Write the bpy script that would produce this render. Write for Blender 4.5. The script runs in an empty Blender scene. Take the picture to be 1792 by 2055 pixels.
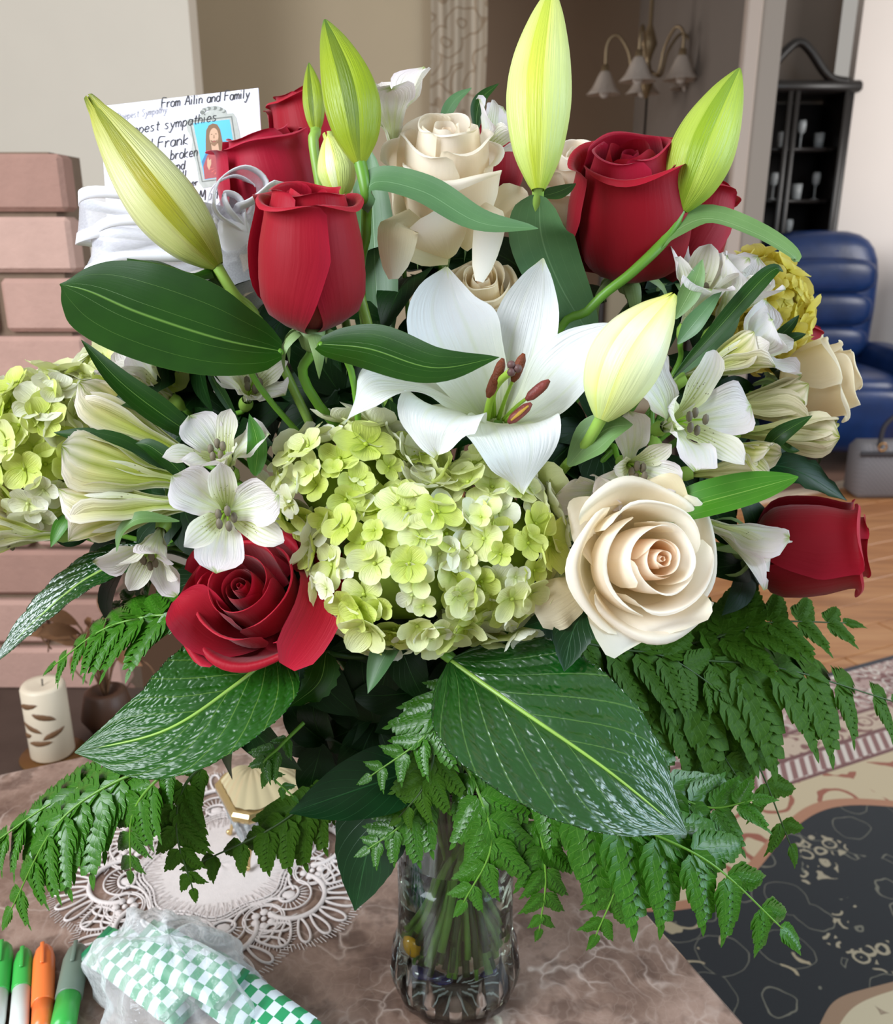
import bpy, math, random
import numpy as np
from mathutils import Vector, Matrix

random.seed(7); rng = np.random.RandomState(11)
scene = bpy.context.scene; COL = scene.collection
T = 0.55                                   # height of the marble table top
FPX = 1750.0; TH = math.radians(18)
CAM = np.array([-0.008, -0.642, T + 0.678])
RT = np.array([1.0, 0, 0]); UP = np.array([0, math.sin(TH), math.cos(TH)]); FW = np.array([0, math.cos(TH), -math.sin(TH)])

# ---------------------------------------------------------------- camera, light
cd = bpy.data.cameras.new('camera'); cam = bpy.data.objects.new('camera', cd); COL.objects.link(cam)
cam.location = CAM; cam.rotation_euler = (math.radians(90) - TH, 0, 0)
cd.sensor_fit = 'HORIZONTAL'; cd.sensor_width = 36; cd.lens = FPX / 1792 * 36
cd.clip_start = 0.02; cd.dof.use_dof = True; cd.dof.focus_distance = 0.575; cd.dof.aperture_fstop = 13
scene.camera = cam
world = bpy.data.worlds.new('room_light'); scene.world = world; world.use_nodes = True
wb = world.node_tree.nodes['Background']; wb.inputs[0].default_value = (1.0, 0.95, 0.88, 1); wb.inputs[1].default_value = 0.27

def area(name, loc, to, sx, sy, power, col):
    l = bpy.data.lights.new(name, 'AREA'); l.shape = 'RECTANGLE'; l.size = sx; l.size_y = sy; l.energy = power; l.color = col
    o = bpy.data.objects.new(name, l); COL.objects.link(o); o.location = loc
    o.rotation_euler = (Vector(to) - Vector(loc)).to_track_quat('-Z', 'Y').to_euler(); return o
area('window_daylight', (-1.75, -1.25, 2.2), (0.0, 0.0, 0.95), 1.3, 1.6, 72, (0.86, 0.93, 1.0))
area('right_window_daylight', (2.1, -.75, 1.8), (0.1, -.05, .95), 1.7, 1.7, 36, (0.55, 0.79, 1.0))
area('dining_fill', (-1.1, 4.6, 1.9), (1.0, 4.6, 1.2), 1.0, 1.2, 14, (1.0, .95, .9))  # area lamp added to brighten the dining room
area('right_warm_fill', (2.6, -0.4, 2.2), (0.3, 1.2, 0.7), 1.3, 1.5, 12, (1.0, 0.95, 0.88))  # weak warm fill lamp added at the right
area('side_area_light', (3.9, 2.6, 2.0), (2.3, 4.7, 1.3), 1.0, 1.4, 30, (1.0, 0.97, 0.94))  # area lamp aimed at the white wall beside the cabinet
scene.view_settings.view_transform = 'Standard'; scene.view_settings.look = 'None'
scene.view_settings.exposure = 0.55; scene.view_settings.gamma = 1.0; scene.view_settings.use_curve_mapping = False

# ---------------------------------------------------------------- geometry helpers
def nrm(v):
    v = np.asarray(v, float); return v / (np.linalg.norm(v, axis=-1, keepdims=True) + 1e-12)
def ray(px, py): return (px - 896) / FPX * RT - (py - 1027.5) / FPX * UP + FW
def P(px, py, d): return CAM + d * ray(px, py)          # a point seen at px,py at depth d
def onz(px, py, z): r = ray(px, py); return CAM + r * ((z - CAM[2]) / r[2])
def ony(px, py, y): r = ray(px, py); return CAM + r * ((y - CAM[1]) / r[1])
def S(px, d): return px * d / FPX
def V3(a, b, c): return nrm(a * RT + b * UP - c * FW)     # right, up, towards the viewer
def toC(p): return nrm(CAM - p)
Zup = np.array([0, 0, 1.0])

def catmull(ctrl, n):
    c = np.asarray(ctrl, float)
    if len(c) == 2: return c[0] + (c[1] - c[0]) * np.linspace(0, 1, n)[:, None]
    c = np.vstack([2 * c[0] - c[1], c, 2 * c[-1] - c[-2]]); m = len(c) - 3
    s = np.linspace(0, m - 1e-9, n); i = s.astype(int); f = (s - i)[:, None]
    p0, p1, p2, p3 = c[i], c[i + 1], c[i + 2], c[i + 3]
    return .5 * (2 * p1 + (p2 - p0) * f + (2 * p0 - 5 * p1 + 4 * p2 - p3) * f ** 2 + (3 * p1 - p0 - 3 * p2 + p3) * f ** 3)

def prof(*pts):
    p = catmull(np.array(pts, float), 60)
    return lambda v: np.maximum(np.interp(v, p[:, 0], p[:, 1]), 0)
LANCE = prof((0, .10), (.12, .5), (.38, 1), (.7, .72), (.9, .3), (1, .02))
OVATE = prof((0, .12), (.08, .55), (.3, 1), (.6, .86), (.82, .48), (.94, .16), (1, .01))
OBOV = prof((0, .16), (.25, .38), (.5, .8), (.72, 1), (.88, .82), (.96, .45), (1, .08))
SPAT = prof((0, .2), (.3, .4), (.6, .85), (.8, 1), (.92, .75), (1, .05))
LILYP = prof((0, .2), (.15, .5), (.45, 1), (.7, .92), (.88, .5), (.97, .15), (1, .03))
STRAP = prof((0, .55), (.2, .9), (.5, 1), (.75, .8), (.93, .35), (1, .03))
FLAT = lambda v: np.ones_like(v)
ROUND = prof((0, .28), (.2, .72), (.5, 1), (.78, .92), (.93, .6), (1, .25))

def gridf(nu, nv):                       # quads of a (nv+1) x (nu+1) grid
    i = np.arange(nv)[:, None] * (nu + 1) + np.arange(nu)[None, :]
    return np.stack([i, i + 1, i + nu + 2, i + nu + 1], -1).reshape(-1, 4)

class G:                                 # collects pieces of ONE mesh
    def __init__(s): s.v = []; s.f = []; s.uv = []; s.mi = []; s.n = 0
    def add(s, v, f, uv=None, mi=0):
        v = np.asarray(v, float).reshape(-1, 3)
        s.v.append(v)
        if uv is None: uv = np.zeros((len(v), 2))
        s.uv.append(np.asarray(uv, float).reshape(-1, 2))
        s.f += [tuple(int(k) + s.n for k in q) for q in f]; s.mi += [mi] * len(f); s.n += len(v); return s
    def mesh(s, name, mats, smooth=True, off=None):
        v = np.vstack(s.v)
        if off is not None: v = v - off
        me = bpy.data.meshes.new(name); me.from_pydata(v.tolist(), [], s.f)
        for m in (mats if isinstance(mats, (list, tuple)) else [mats]): me.materials.append(m)
        uv = np.vstack(s.uv); l = me.uv_layers.new(name='UVMap')
        li = np.empty(len(me.loops), np.int32); me.loops.foreach_get('vertex_index', li)
        l.data.foreach_set('uv', uv[li].astype(np.float32).ravel())
        me.polygons.foreach_set('use_smooth', [smooth] * len(me.polygons))
        if any(s.mi): me.polygons.foreach_set('material_index', s.mi)
        me.update(); return me

ROOT = {}
def thing(name, label, cat, loc, group=None):
    o = bpy.data.objects.new(name, None); COL.objects.link(o); o.empty_display_size = .02
    o.location = loc; o['label'] = label; o['category'] = cat
    if group: o['group'] = group
    ROOT[o] = np.array(loc, float); return o
def part(name, g, mats, parent, smooth=True, label=None, kind=None):
    L = ROOT[parent]; me = g.mesh(name, mats, smooth, L)
    o = bpy.data.objects.new(name, me); COL.objects.link(o); o.parent = parent
    sub = parent.parent is not None or parent.type == 'MESH'
    ROOT[o] = L
    if label: o['label'] = label
    if kind: o['kind'] = kind
    return o
def solo(name, g, mats, label, cat, loc=None, smooth=True, kind=None, group=None):
    v = np.vstack(g.v); L = np.array(loc if loc is not None else [*(v.min(0) + v.max(0))[:2] / 2, v[:, 2].min()])
    me = g.mesh(name, mats, smooth, L); o = bpy.data.objects.new(name, me); COL.objects.link(o); o.location = L
    if label: o['label'] = label
    if cat: o['category'] = cat
    if kind: o['kind'] = kind
    if group: o['group'] = group
    ROOT[o] = L; return o
def structure(name, g, mats, label=None, smooth=False): return solo(name, g, mats, label, None, smooth=smooth, kind='structure')
def inst(name, me, M, parent, label=None):          # an object that shares mesh data, placed by matrix M (world)
    o = bpy.data.objects.new(name, me); COL.objects.link(o); o.parent = parent
    o.matrix_basis = Matrix.Translation(Vector(-ROOT[parent])) @ M; ROOT[o] = ROOT[parent]
    if label: o['label'] = label
    return o
def frame(x, y, z, s, o):
    x, y, z = [np.asarray(k) * s for k in (x, y, z)]
    return Matrix(((x[0], y[0], z[0], o[0]), (x[1], y[1], z[1], o[1]), (x[2], y[2], z[2], o[2]), (0, 0, 0, 1)))
def basis(axis, roll=0.0, ref=None):
    z = nrm(axis); ref = UP if ref is None else ref
    if abs(z @ nrm(ref)) > .95: ref = RT
    x = nrm(np.cross(ref, z)); y = np.cross(z, x); c, s = math.cos(roll), math.sin(roll)
    return x * c + y * s, -x * s + y * c, z

def blade(ctrl, W, pf=LANCE, nh=None, nh1=None, ah=None, nu=4, nv=14, cup=0., fold=0., ruf=0., rf=3., ser=0., sern=20, disp=None, ph=0.):
    """leaf / petal surface along a centre line; returns verts, faces, uv, and the edge rows"""
    c = catmull(ctrl, nv + 1); t = nrm(np.gradient(c, axis=0)); v = np.linspace(0, 1, nv + 1)
    if ah is not None:
        a = nrm(np.asarray(ah) - t * (t @ np.asarray(ah))[:, None]); n = np.cross(a, t)
    else:
        if nh is None: nh = toC(c[nv // 2]) + .5 * Zup
        h = nrm(nh)[None, :] * (1 - v[:, None]) + nrm(nh if nh1 is None else nh1)[None, :] * v[:, None]
        n = nrm(h - t * np.sum(h * t, 1)[:, None]); a = np.cross(t, n)
    w = W * pf(v)
    u = np.linspace(-1, 1, 2 * nu + 1)
    ww = w[:, None] * np.ones_like(u)[None]
    if ser: ww = ww * (1 - ser * (np.mod(v * sern, 1.0))[:, None] * (np.abs(u)[None] > .99))
    if abs(cup) > 1e-4: x = ww * np.sin(u * cup) / cup; z = ww * (1 - np.cos(u * cup)) / cup
    else: x = ww * u; z = np.zeros_like(x)
    z = z + fold * np.abs(u)[None] * w[:, None]
    if ruf: z = z + ruf * W * np.sin(rf * 2 * math.pi * v[:, None] + ph + np.where(u < 0, 1.7, 0)[None]) * (np.abs(u) ** 2)[None] * np.minimum(1, 4 * v)[:, None]
    if disp is not None: z = z + disp(u[None], v[:, None]) * np.minimum(1, w[:, None] / W * 1.5)
    p = c[:, None] + a[:, None] * x[..., None] + n[:, None] * z[..., None]
    uv = np.stack([np.broadcast_to(u[None] * .5 + .5, x.shape), np.broadcast_to(v[:, None], x.shape)], -1)
    return p.reshape(-1, 3), gridf(2 * nu, nv), uv.reshape(-1, 2)

def tube(g, ctrl, r, n=24, sides=6, mi=0, cap=True):
    c = catmull(ctrl, n) if len(ctrl) > 2 or n > 2 else np.asarray(ctrl, float); n = len(c)
    rr = np.interp(np.linspace(0, 1, n), np.linspace(0, 1, len(np.atleast_1d(r))), np.atleast_1d(r))
    t = nrm(np.gradient(c, axis=0)); a = np.zeros_like(c); ref = np.array([.31, .17, .93]) if abs(t[0][2]) < .9 else RT
    prev = nrm(np.cross(t[0], ref))
    for i in range(n): prev = nrm(prev - t[i] * (prev @ t[i])); a[i] = prev
    b = np.cross(t, a); th = np.linspace(0, 2 * math.pi, sides, endpoint=False)
    v = c[:, None] + rr[:, None, None] * (a[:, None] * np.cos(th)[None, :, None] + b[:, None] * np.sin(th)[None, :, None])
    f = []
    for i in range(n - 1):
        for k in range(sides): f.append((i * sides + k, i * sides + (k + 1) % sides, (i + 1) * sides + (k + 1) % sides, (i + 1) * sides + k))
    if cap: f.append(tuple(range(sides))[::-1]); f.append(tuple((n - 1) * sides + k for k in range(sides)))
    uv = np.stack([np.broadcast_to(th[None] / 6.283, (n, sides)), np.broadcast_to(np.linspace(0, 1, n)[:, None], (n, sides))], -1)
    g.add(v, f, uv, mi); return g
def lathe(g, pr, o=(0, 0, 0), ax=(0, 0, 1), seg=32, mod=None, mi=0, roll=0., cap=False):
    x, y, z = basis(ax, roll); pr = np.asarray(pr, float); n = len(pr); th = np.linspace(0, 2 * math.pi, seg, endpoint=False)
    r = pr[:, 0][:, None] * np.ones(seg)[None]
    if mod: r = mod(r, th[None], pr[:, 1][:, None])
    v = np.asarray(o) + r[..., None] * (np.cos(th)[None, :, None] * x + np.sin(th)[None, :, None] * y) + pr[:, 1][:, None, None] * z
    f = []
    for i in range(n - 1):
        for k in range(seg): f.append((i * seg + k, i * seg + (k + 1) % seg, (i + 1) * seg + (k + 1) % seg, (i + 1) * seg + k))
    if cap: f.append(tuple(range(seg))[::-1]); f.append(tuple((n - 1) * seg + k for k in range(seg)))
    uv = np.stack([np.broadcast_to(th[None] / 6.2832, r.shape), np.broadcast_to(np.linspace(0, 1, n)[:, None], r.shape)], -1)
    g.add(v, f, uv, mi); return g
def box(g, c, s, bx=None, by=None, bz=None, bev=0., mi=0):      # box with bevelled edges, centre c, full size s
    bx = np.array([1., 0, 0]) if bx is None else bx; by = np.array([0, 1., 0]) if by is None else by; bz = Zup if bz is None else bz
    h = np.asarray(s, float) / 2; b = min(bev, h.min() * .9); c = np.asarray(c, float)
    B = np.stack([bx, by, bz])
    if b <= 0:
        v = np.array([[i, j, k] for i in (-1, 1) for j in (-1, 1) for k in (-1, 1)]) * h
        f = [(0, 1, 3, 2), (4, 6, 7, 5), (0, 4, 5, 1), (2, 3, 7, 6), (0, 2, 6, 4), (1, 5, 7, 3)]
        g.add(c + v @ B, f, v[:, [0, 1]] / (h[:2] * 2 + 1e-9) + .5, mi); return g
    vs = []; idx = {}
    for i in (-1, 1):
        for j in (-1, 1):
            for k in (-1, 1):
                for a in range(3):
                    q = np.array([i, j, k], float) * (h - b); q[a] += b * (i, j, k)[a]; idx[i, j, k, a] = len(vs); vs.append(q)
    f = []
    sg = lambda a, s1, s2, s3: {0: (s1, s2, s3), 1: (s3, s1, s2), 2: (s2, s3, s1)}[a]
    for a in range(3):
        for s1 in (-1, 1):
            q = [idx[(*sg(a, s1, p, r), a)] for p, r in ((-1, -1), (1, -1), (1, 1), (-1, 1))]; f.append(q if s1 > 0 else q[::-1])
    for a in range(3):
        b1, b2 = (a + 1) % 3, (a + 2) % 3
        for s2 in (-1, 1):
            for s3 in (-1, 1):
                A = [idx[(*sg(a, s1, s2, s3), b1)] for s1 in (-1, 1)]; Bq = [idx[(*sg(a, s1, s2, s3), b2)] for s1 in (-1, 1)]
                q = [A[0], A[1], Bq[1], Bq[0]]; f.append(q if s2 * s3 < 0 else q[::-1])
    for i in (-1, 1):
        for j in (-1, 1):
            for k in (-1, 1):
                q = [idx[i, j, k, a] for a in range(3)]; f.append(q if i * j * k > 0 else q[::-1])
    v = np.array(vs); g.add(c + v @ B, f, v[:, [0, 1]] / (h[:2] * 2) + .5, mi); return g
def quad(g, a, b, c, d, mi=0): g.add([a, b, c, d], [(0, 1, 2, 3)], [(0, 0), (1, 0), (1, 1), (0, 1)], mi); return g
def ball(g, c, r, seg=10, mi=0, sc=(1, 1, 1), e=1.0, bx=None, by=None, bz=None):
    th = np.linspace(0, math.pi, seg // 2 + 1); ph = np.linspace(0, 2 * math.pi, seg, endpoint=False)
    pw = lambda q: np.sign(q) * np.abs(q) ** e
    x = pw(np.sin(th))[:, None] * pw(np.cos(ph))[None]; y = pw(np.sin(th))[:, None] * pw(np.sin(ph))[None]; z = np.broadcast_to(pw(np.cos(th))[:, None], x.shape)
    v = np.stack([x, y, z], -1) * np.asarray(sc) * r
    B = np.stack([RT if bx is None else bx, np.array([0, 1., 0]) if by is None else by, Zup if bz is None else bz])
    n = len(th); f = [(i * seg + k, (i + 1) * seg + k, (i + 1) * seg + (k + 1) % seg, i * seg + (k + 1) % seg) for i in range(n - 1) for k in range(seg)]
    g.add(np.asarray(c) + v.reshape(-1, 3) @ B, f, None, mi); return g

# ---------------------------------------------------------------- materials
def lin(h):
    if isinstance(h, str):
        c = [int(h[i:i + 2], 16) / 255 for i in (0, 2, 4)]
        return tuple((k / 12.92 if k <= .04045 else ((k + .055) / 1.055) ** 2.4) for k in c) + (1,)
    return tuple(h) + (1,) if len(h) == 3 else h
class M:
    def __init__(s, name):
        s.m = bpy.data.materials.new(name); s.m.use_nodes = True; s.nt = s.m.node_tree; s.b = s.nt.nodes['Principled BSDF']; s.o = s.nt.nodes['Material Output']
    def n(s, t, ins=(), **kw):
        q = s.nt.nodes.new('ShaderNode' + t)
        for k, v in kw.items(): setattr(q, k, v)
        for k, v in dict(ins).items(): s.put(q, k, v)
        return q
    def put(s, q, k, v):
        i = q.inputs[k]
        if isinstance(v, bpy.types.NodeSocket): s.nt.links.new(v, i)
        elif isinstance(v, bpy.types.Node): s.nt.links.new(v.outputs[0], i)
        else: i.default_value = v
    def mth(s, op, a, b=0., c=None, clamp=False):
        d = {0: a, 1: b}
        if c is not None: d[2] = c
        return s.n('Math', d, operation=op, use_clamp=clamp).outputs[0]
    def mix(s, f, a, b, bt='MIX'):
        q = s.n('Mix', data_type='RGBA', blend_type=bt); s.put(q, 0, f)
        for k, v in ((6, a), (7, b)): s.put(q, k, lin(v) if isinstance(v, (str, tuple)) else v)
        return q.outputs[2]
    def ramp(s, f, *st):
        q = s.n('ValToRGB', {0: f}); e = q.color_ramp.elements
        while len(e) < len(st): e.new(.5)
        for k, (p, c) in zip(e, st): k.position = p; k.color = lin(c)
        return q.outputs[0]
    def uv(s):
        q = s.n('SeparateXYZ', {0: s.n('TexCoord').outputs['UV']}); return q.outputs[0], q.outputs[1]
    def noise(s, sc, det=3, vec=None, rough=.5, out=0):
        q = s.n('TexNoise', {'Scale': sc, 'Detail': det, 'Roughness': rough})
        if vec is not None: s.put(q, 'Vector', vec)
        return q.outputs[out]
    def vec(s, x, y, z=0.): return s.n('CombineXYZ', {0: x, 1: y, 2: z}).outputs[0]
    def bump(s, h, st=.3, dist=.002): s.put(s.b, 'Normal', s.n('Bump', {'Height': h, 'Strength': st, 'Distance': dist}).outputs[0])
    def set(s, **kw):
        al = dict(col='Base Color', rough='Roughness', metal='Metallic', spec='Specular IOR Level', trans='Transmission Weight', ior='IOR', coat='Coat Weight', sheen='Sheen Weight', alpha='Alpha', emit='Emission Strength', ecol='Emission Color', crough='Coat Roughness')
        for k, v in kw.items(): s.put(s.b, al[k], lin(v) if isinstance(v, str) else v)
        return s
    def translucent(s, col, f):
        t = s.n('BsdfTranslucent'); s.put(t, 0, lin(col) if isinstance(col, (str, tuple)) else col)
        q = s.n('MixShader', {0: f, 1: s.b.outputs[0], 2: t.outputs[0]}); s.nt.links.new(q.outputs[0], s.o.inputs[0]); return s

def m_plain(name, col, rough=.5, var=.0, vs=30., bump=0., bs=200., **kw):
    m = M(name)
    if var:
        a = np.array(lin(col)[:3]); lo = tuple(a * (1 - var)) + (1,); hi = tuple(np.minimum(1, a * (1 + var))) + (1,)
        m.set(col=m.mix(m.noise(vs, 4, m.n('TexCoord').outputs['Object']), lo, hi))
    else: m.set(col=col)
    m.set(rough=rough, **kw)
    if bump: m.bump(m.noise(bs, 3, m.n('TexCoord').outputs['Object']), bump)
    return m.m

def m_leaf(name, dark, light, vein, kind='parallel', K=9., rough=.32, spec=.5, slope=.4, vw=.06, bump=.35, trans=.18, back=None, fine=0.):
    m = M(name); u, v = m.uv(); tc = m.n('TexCoord').outputs['Object']
    c = m.mix(m.noise(38, 3, tc), dark, light)
    au = m.mth('ABSOLUTE', m.mth('SUBTRACT', m.mth('MULTIPLY', u, 2.), 1.))
    if kind == 'parallel': ph = m.mth('ADD', m.mth('MULTIPLY', u, K), .5)
    else: ph = m.mth('SUBTRACT', m.mth('MULTIPLY', v, K), m.mth('MULTIPLY', m.mth('POWER', au, .85), K * slope))
    d = m.mth('ABSOLUTE', m.mth('SUBTRACT', m.mth('FRACT', ph), .5))
    line = m.mth('SUBTRACT', 1., m.mth('DIVIDE', d, vw), clamp=True)
    mid = m.mth('SUBTRACT', 1., m.mth('DIVIDE', au, .035), clamp=True)
    ln = m.mth('MAXIMUM', m.mth('MULTIPLY', line, .55), mid)
    h = m.mth('MULTIPLY', ln, -1.)
    if fine:
        h = m.mth('ADD', h, m.mth('MULTIPLY', m.noise(1., 3, m.vec(m.mth('MULTIPLY', u, 60.), m.mth('MULTIPLY', v, 5.))), fine))
    c = m.mix(m.mth('MULTIPLY', ln, .8), c, vein)
    if back: c = m.mix(m.n('NewGeometry').outputs['Backfacing'], c, back)
    m.set(col=c, rough=rough, spec=spec, coat=.5 if kind == 'quilt' else 0., crough=.22); m.bump(h, bump, .0006 if kind == 'quilt' else .0007)
    m.translucent(c, trans); return m.m

def m_petal(name, stops, streak=None, K=9., sw=.25, smask=(0., .8), edge=None, trans=.3, rough=.45, wr=.25, spots=None, sheen=0., spec=.4, back=None):
    """colour along the petal, optional streaks along the veins, spots, edge tint"""
    m = M(name); u, v = m.uv(); au = m.mth('ABSOLUTE', m.mth('SUBTRACT', m.mth('MULTIPLY', u, 2.), 1.))
    jit = m.noise(1., 2, m.vec(m.mth('MULTIPLY', u, 6.), m.mth('MULTIPLY', v, 3.), 1.3))
    c = m.ramp(m.mth('ADD', v, m.mth('MULTIPLY', m.mth('SUBTRACT', jit, .5), .16)), *stops)
    long = m.noise(1., 3, m.vec(m.mth('MULTIPLY', u, 22.), m.mth('MULTIPLY', v, 2.2)))
    if streak:
        d = m.mth('ABSOLUTE', m.mth('SUBTRACT', m.mth('FRACT', m.mth('ADD', m.mth('MULTIPLY', u, K), .5)), .5))
        ln = m.mth('SUBTRACT', 1., m.mth('DIVIDE', d, sw), clamp=True)
        msk = m.mth('MULTIPLY', m.mth('SUBTRACT', 1., m.mth('DIVIDE', m.mth('ABSOLUTE', m.mth('SUBTRACT', v, smask[0])), smask[1]), clamp=True), m.mth('SUBTRACT', 1., m.mth('POWER', au, 1.2)))
        c = m.mix(m.mth('MULTIPLY', ln, msk, clamp=True), c, streak)
    if spots:
        vo = m.n('TexVoronoi', {'Vector': m.vec(m.mth('MULTIPLY', u, 8.), m.mth('MULTIPLY', v, 20.)), 'Scale': 1.}).outputs['Distance']
        sp = m.mth('MULTIPLY', m.mth('LESS_THAN', vo, .17), m.mth('MULTIPLY', m.mth('GREATER_THAN', v, .3), m.mth('LESS_THAN', v, .66)))
        c = m.mix(m.mth('MULTIPLY', sp, .7), c, spots)
    if edge: c = m.mix(m.mth('MULTIPLY', m.mth('POWER', au, 4.), .8), c, edge)
    if back: c = m.mix(m.n('NewGeometry').outputs['Backfacing'], c, back)
    m.set(col=c, rough=rough, sheen=sheen, spec=spec); m.bump(long, wr, .0022); m.translucent(c, trans); return m.m

LEAF_LILY = m_leaf('lily_leaf', '0e3003', '1f4a08', '6f9640', 'parallel', 5., rough=.4, vw=.014, bump=.3, spec=.35, trans=.12, back='7f9f5a', fine=.25)
LEAF_BLUE = m_leaf('glaucous_leaf', '456b44', '5f8656', '7c9f72', 'parallel', 7., rough=.42, vw=.02, bump=.2, trans=.15, fine=.3)
LEAF_FRESH = m_leaf('fresh_leaf', '2f6a12', '4d8a22', '93b858', 'parallel', 5., rough=.35, vw=.03, bump=.25, trans=.25, back='8fb070', fine=.3)
LEAF_SAGE = m_leaf('sage_leaf', '5f8449', '7da062', 'a2bd85', 'parallel', 5., rough=.42, vw=.03, bump=.25, trans=.25, fine=.3)
LEAF_HYD = m_leaf('hydrangea_leaf', '0a3a0c', '135012', '6f9a4c', 'quilt', 7., rough=.27, spec=.9, slope=.45, vw=.045, bump=.85, trans=.1)
LEAF_HYD2 = m_leaf('hydrangea_leaf_paler', '17480d', '256214', '86b04c', 'quilt', 7., rough=.36, spec=.45, slope=.45, vw=.05, bump=.85, trans=.25)  # paler green and less glossy than the other hydrangea leaf
LEAF_SALAL = m_leaf('salal_leaf', '08260f', '123e1a', '2f5f33', 'pinnate', 7., rough=.36, spec=.35, slope=.5, vw=.04, bump=.3, trans=.1)
LEAF_DARK = m_leaf('filler_leaf', '061d06', '12360d', '2a5220', 'pinnate', 7., rough=.45, spec=.2, slope=.5, vw=.04, bump=.3, trans=.06)  # near-black green: the bouquet's inner shade put into the leaf colour
FERN = m_leaf('fern', '265a0e', '45801c', '6f9f3c', 'pinnate', 4., rough=.3, spec=.5, slope=.4, vw=.08, bump=.25, trans=.2)
FERN_DARK = m_leaf('fern_shade', '2c540c', '4a7519', '668f36', 'pinnate', 4., rough=.55, spec=.18, slope=.4, vw=.08, bump=.25, trans=.28)  # duller fern copy with shade put into the colour
STEM = m_plain('stem', '5f8f2a', .4, .25, 40)
STEM_PALE = m_plain('pale_stem', '8aae4a', .4, .2, 40)
STEM_DARK = m_plain('dark_stem', '2c4a14', .5, .3, 40)
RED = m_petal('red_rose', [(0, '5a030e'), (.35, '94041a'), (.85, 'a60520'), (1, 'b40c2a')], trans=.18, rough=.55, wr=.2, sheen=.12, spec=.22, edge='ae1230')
RED_LIT = m_petal('red_rose_lit', [(0, '7d061a'), (.4, 'ab0c2c'), (.9, 'ba1438'), (1, 'c42044')], trans=.2, rough=.5, wr=.2, sheen=.15, spec=.25)  # lit copy of the red petal: falling light put into the paler colour
CREAM = m_petal('cream_rose', [(0, 'ecdca8'), (.4, 'fbecd2'), (.85, 'fdf4e8'), (1, 'fcf6ea')], trans=.42, rough=.5, wr=.12, edge='f7eed6')
PEACH = m_petal('peach_rose_heart', [(0, 'f0bd88'), (.45, 'f8d3ab'), (.85, 'fde8d0'), (1, 'fdf0de')], trans=.45, rough=.5, wr=.1)
TAN = m_petal('buff_rose', [(0, 'dccd98'), (.4, 'f3e2ba'), (.85, 'f9ecce'), (1, 'faf0da')], trans=.4, rough=.5, wr=.2)
LILYW = m_petal('white_lily', [(0, 'cfdc96'), (.22, 'eef2df'), (.6, 'f3f5f8'), (.95, 'f1f3f4'), (1, 'e4ecc0')], streak='e4ead0', K=3., sw=.12, smask=(.3, .7), trans=.36, rough=.38, wr=.5)
ALST = m_petal('alstroemeria_outer', [(0, 'c3d283'), (.3, 'e9edc9'), (.65, 'f5f3ee'), (.93, 'f3e9ea'), (1, 'a8bf5e')], streak='e0e8a8', K=5., sw=.3, smask=(.35, .55), edge='f6eaf2', trans=.38, wr=.6)
ALST_IN = m_petal('alstroemeria_inner', [(0, 'b6c95c'), (.35, 'dfe5a6'), (.7, 'f1f0dd'), (1, 'efe6e2')], streak='a9b338', K=7., sw=.3, smask=(.5, .5), spots='6a5a30', trans=.3, wr=.6)
ALST_BUD = m_petal('alstroemeria_bud', [(0, '9dba35'), (.45, 'cad45c'), (.76, 'e8e198'), (.95, 'f3e8d6'), (1, '8f9f3a')], streak='929c10', K=5., sw=.45, smask=(.72, .75), edge='f3ebe4', trans=.3, wr=.6)
ALST_SHADED = m_petal('alstroemeria_shaded', [(0, 'a8ba55'), (.35, 'd3d192'), (.7, 'e2d9b4'), (.93, 'e3d6ba'), (1, '83902f')], streak='8b9420', K=5., sw=.42, smask=(.72, .7), trans=.3, wr=.5)  # dimmer petal copy for the right side, shade put into the colour
BUDG = m_petal('green_lily_bud', [(0, 'aabb34'), (.2, '94aa22'), (.7, '93a61e'), (.94, '84992a'), (1, '55802c')], streak='aebf48', K=1., sw=.16, smask=(.5, .9), trans=.12, rough=.36, wr=.5)
BUDGD = m_petal('green_lily_bud_seam', [(0, '90a42c'), (.3, '687f14'), (.8, '667a12'), (1, '4f7222')], trans=.12, rough=.4, wr=.5)
BUDP = m_petal('pale_lily_bud', [(0, 'b0c745'), (.15, 'c5d672'), (.6, 'dbe494'), (.92, 'd8de7c'), (1, 'b0c658')], streak='b9d23e', K=1., sw=.2, smask=(.5, .9), edge='d8de50', trans=.15, rough=.34, wr=.5)
BUDPD = m_petal('pale_lily_bud_seam', [(0, 'b2c436'), (.5, 'd3d951'), (1, 'bdcf48')], trans=.15, rough=.36, wr=.5)
BUDW = m_petal('cream_lily_bud', [(0, 'c9dc82'), (.2, 'dfe9a4'), (.6, 'f2f3cd'), (.93, 'efec90'), (1, 'bccb52')], streak='d2de5c', K=1., sw=.14, smask=(.5, .9), edge='e0e05a', trans=.15, rough=.36, wr=.3)
BUDO = m_petal('olive_lily_bud', [(0, 'a9bf48'), (.25, 'cbd183'), (.6, 'd8d79e'), (.93, 'b9bb48'), (1, '6f7f22')], streak='d5d99a', K=1., sw=.25, smask=(.5, .9), edge='a5a52a', trans=.15, rough=.34, wr=.7)
BUDOD = m_petal('olive_lily_bud_seam', [(0, '9aae34'), (.5, 'a89f26'), (1, '7c8a24')], trans=.15, rough=.34, wr=.7)
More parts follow.
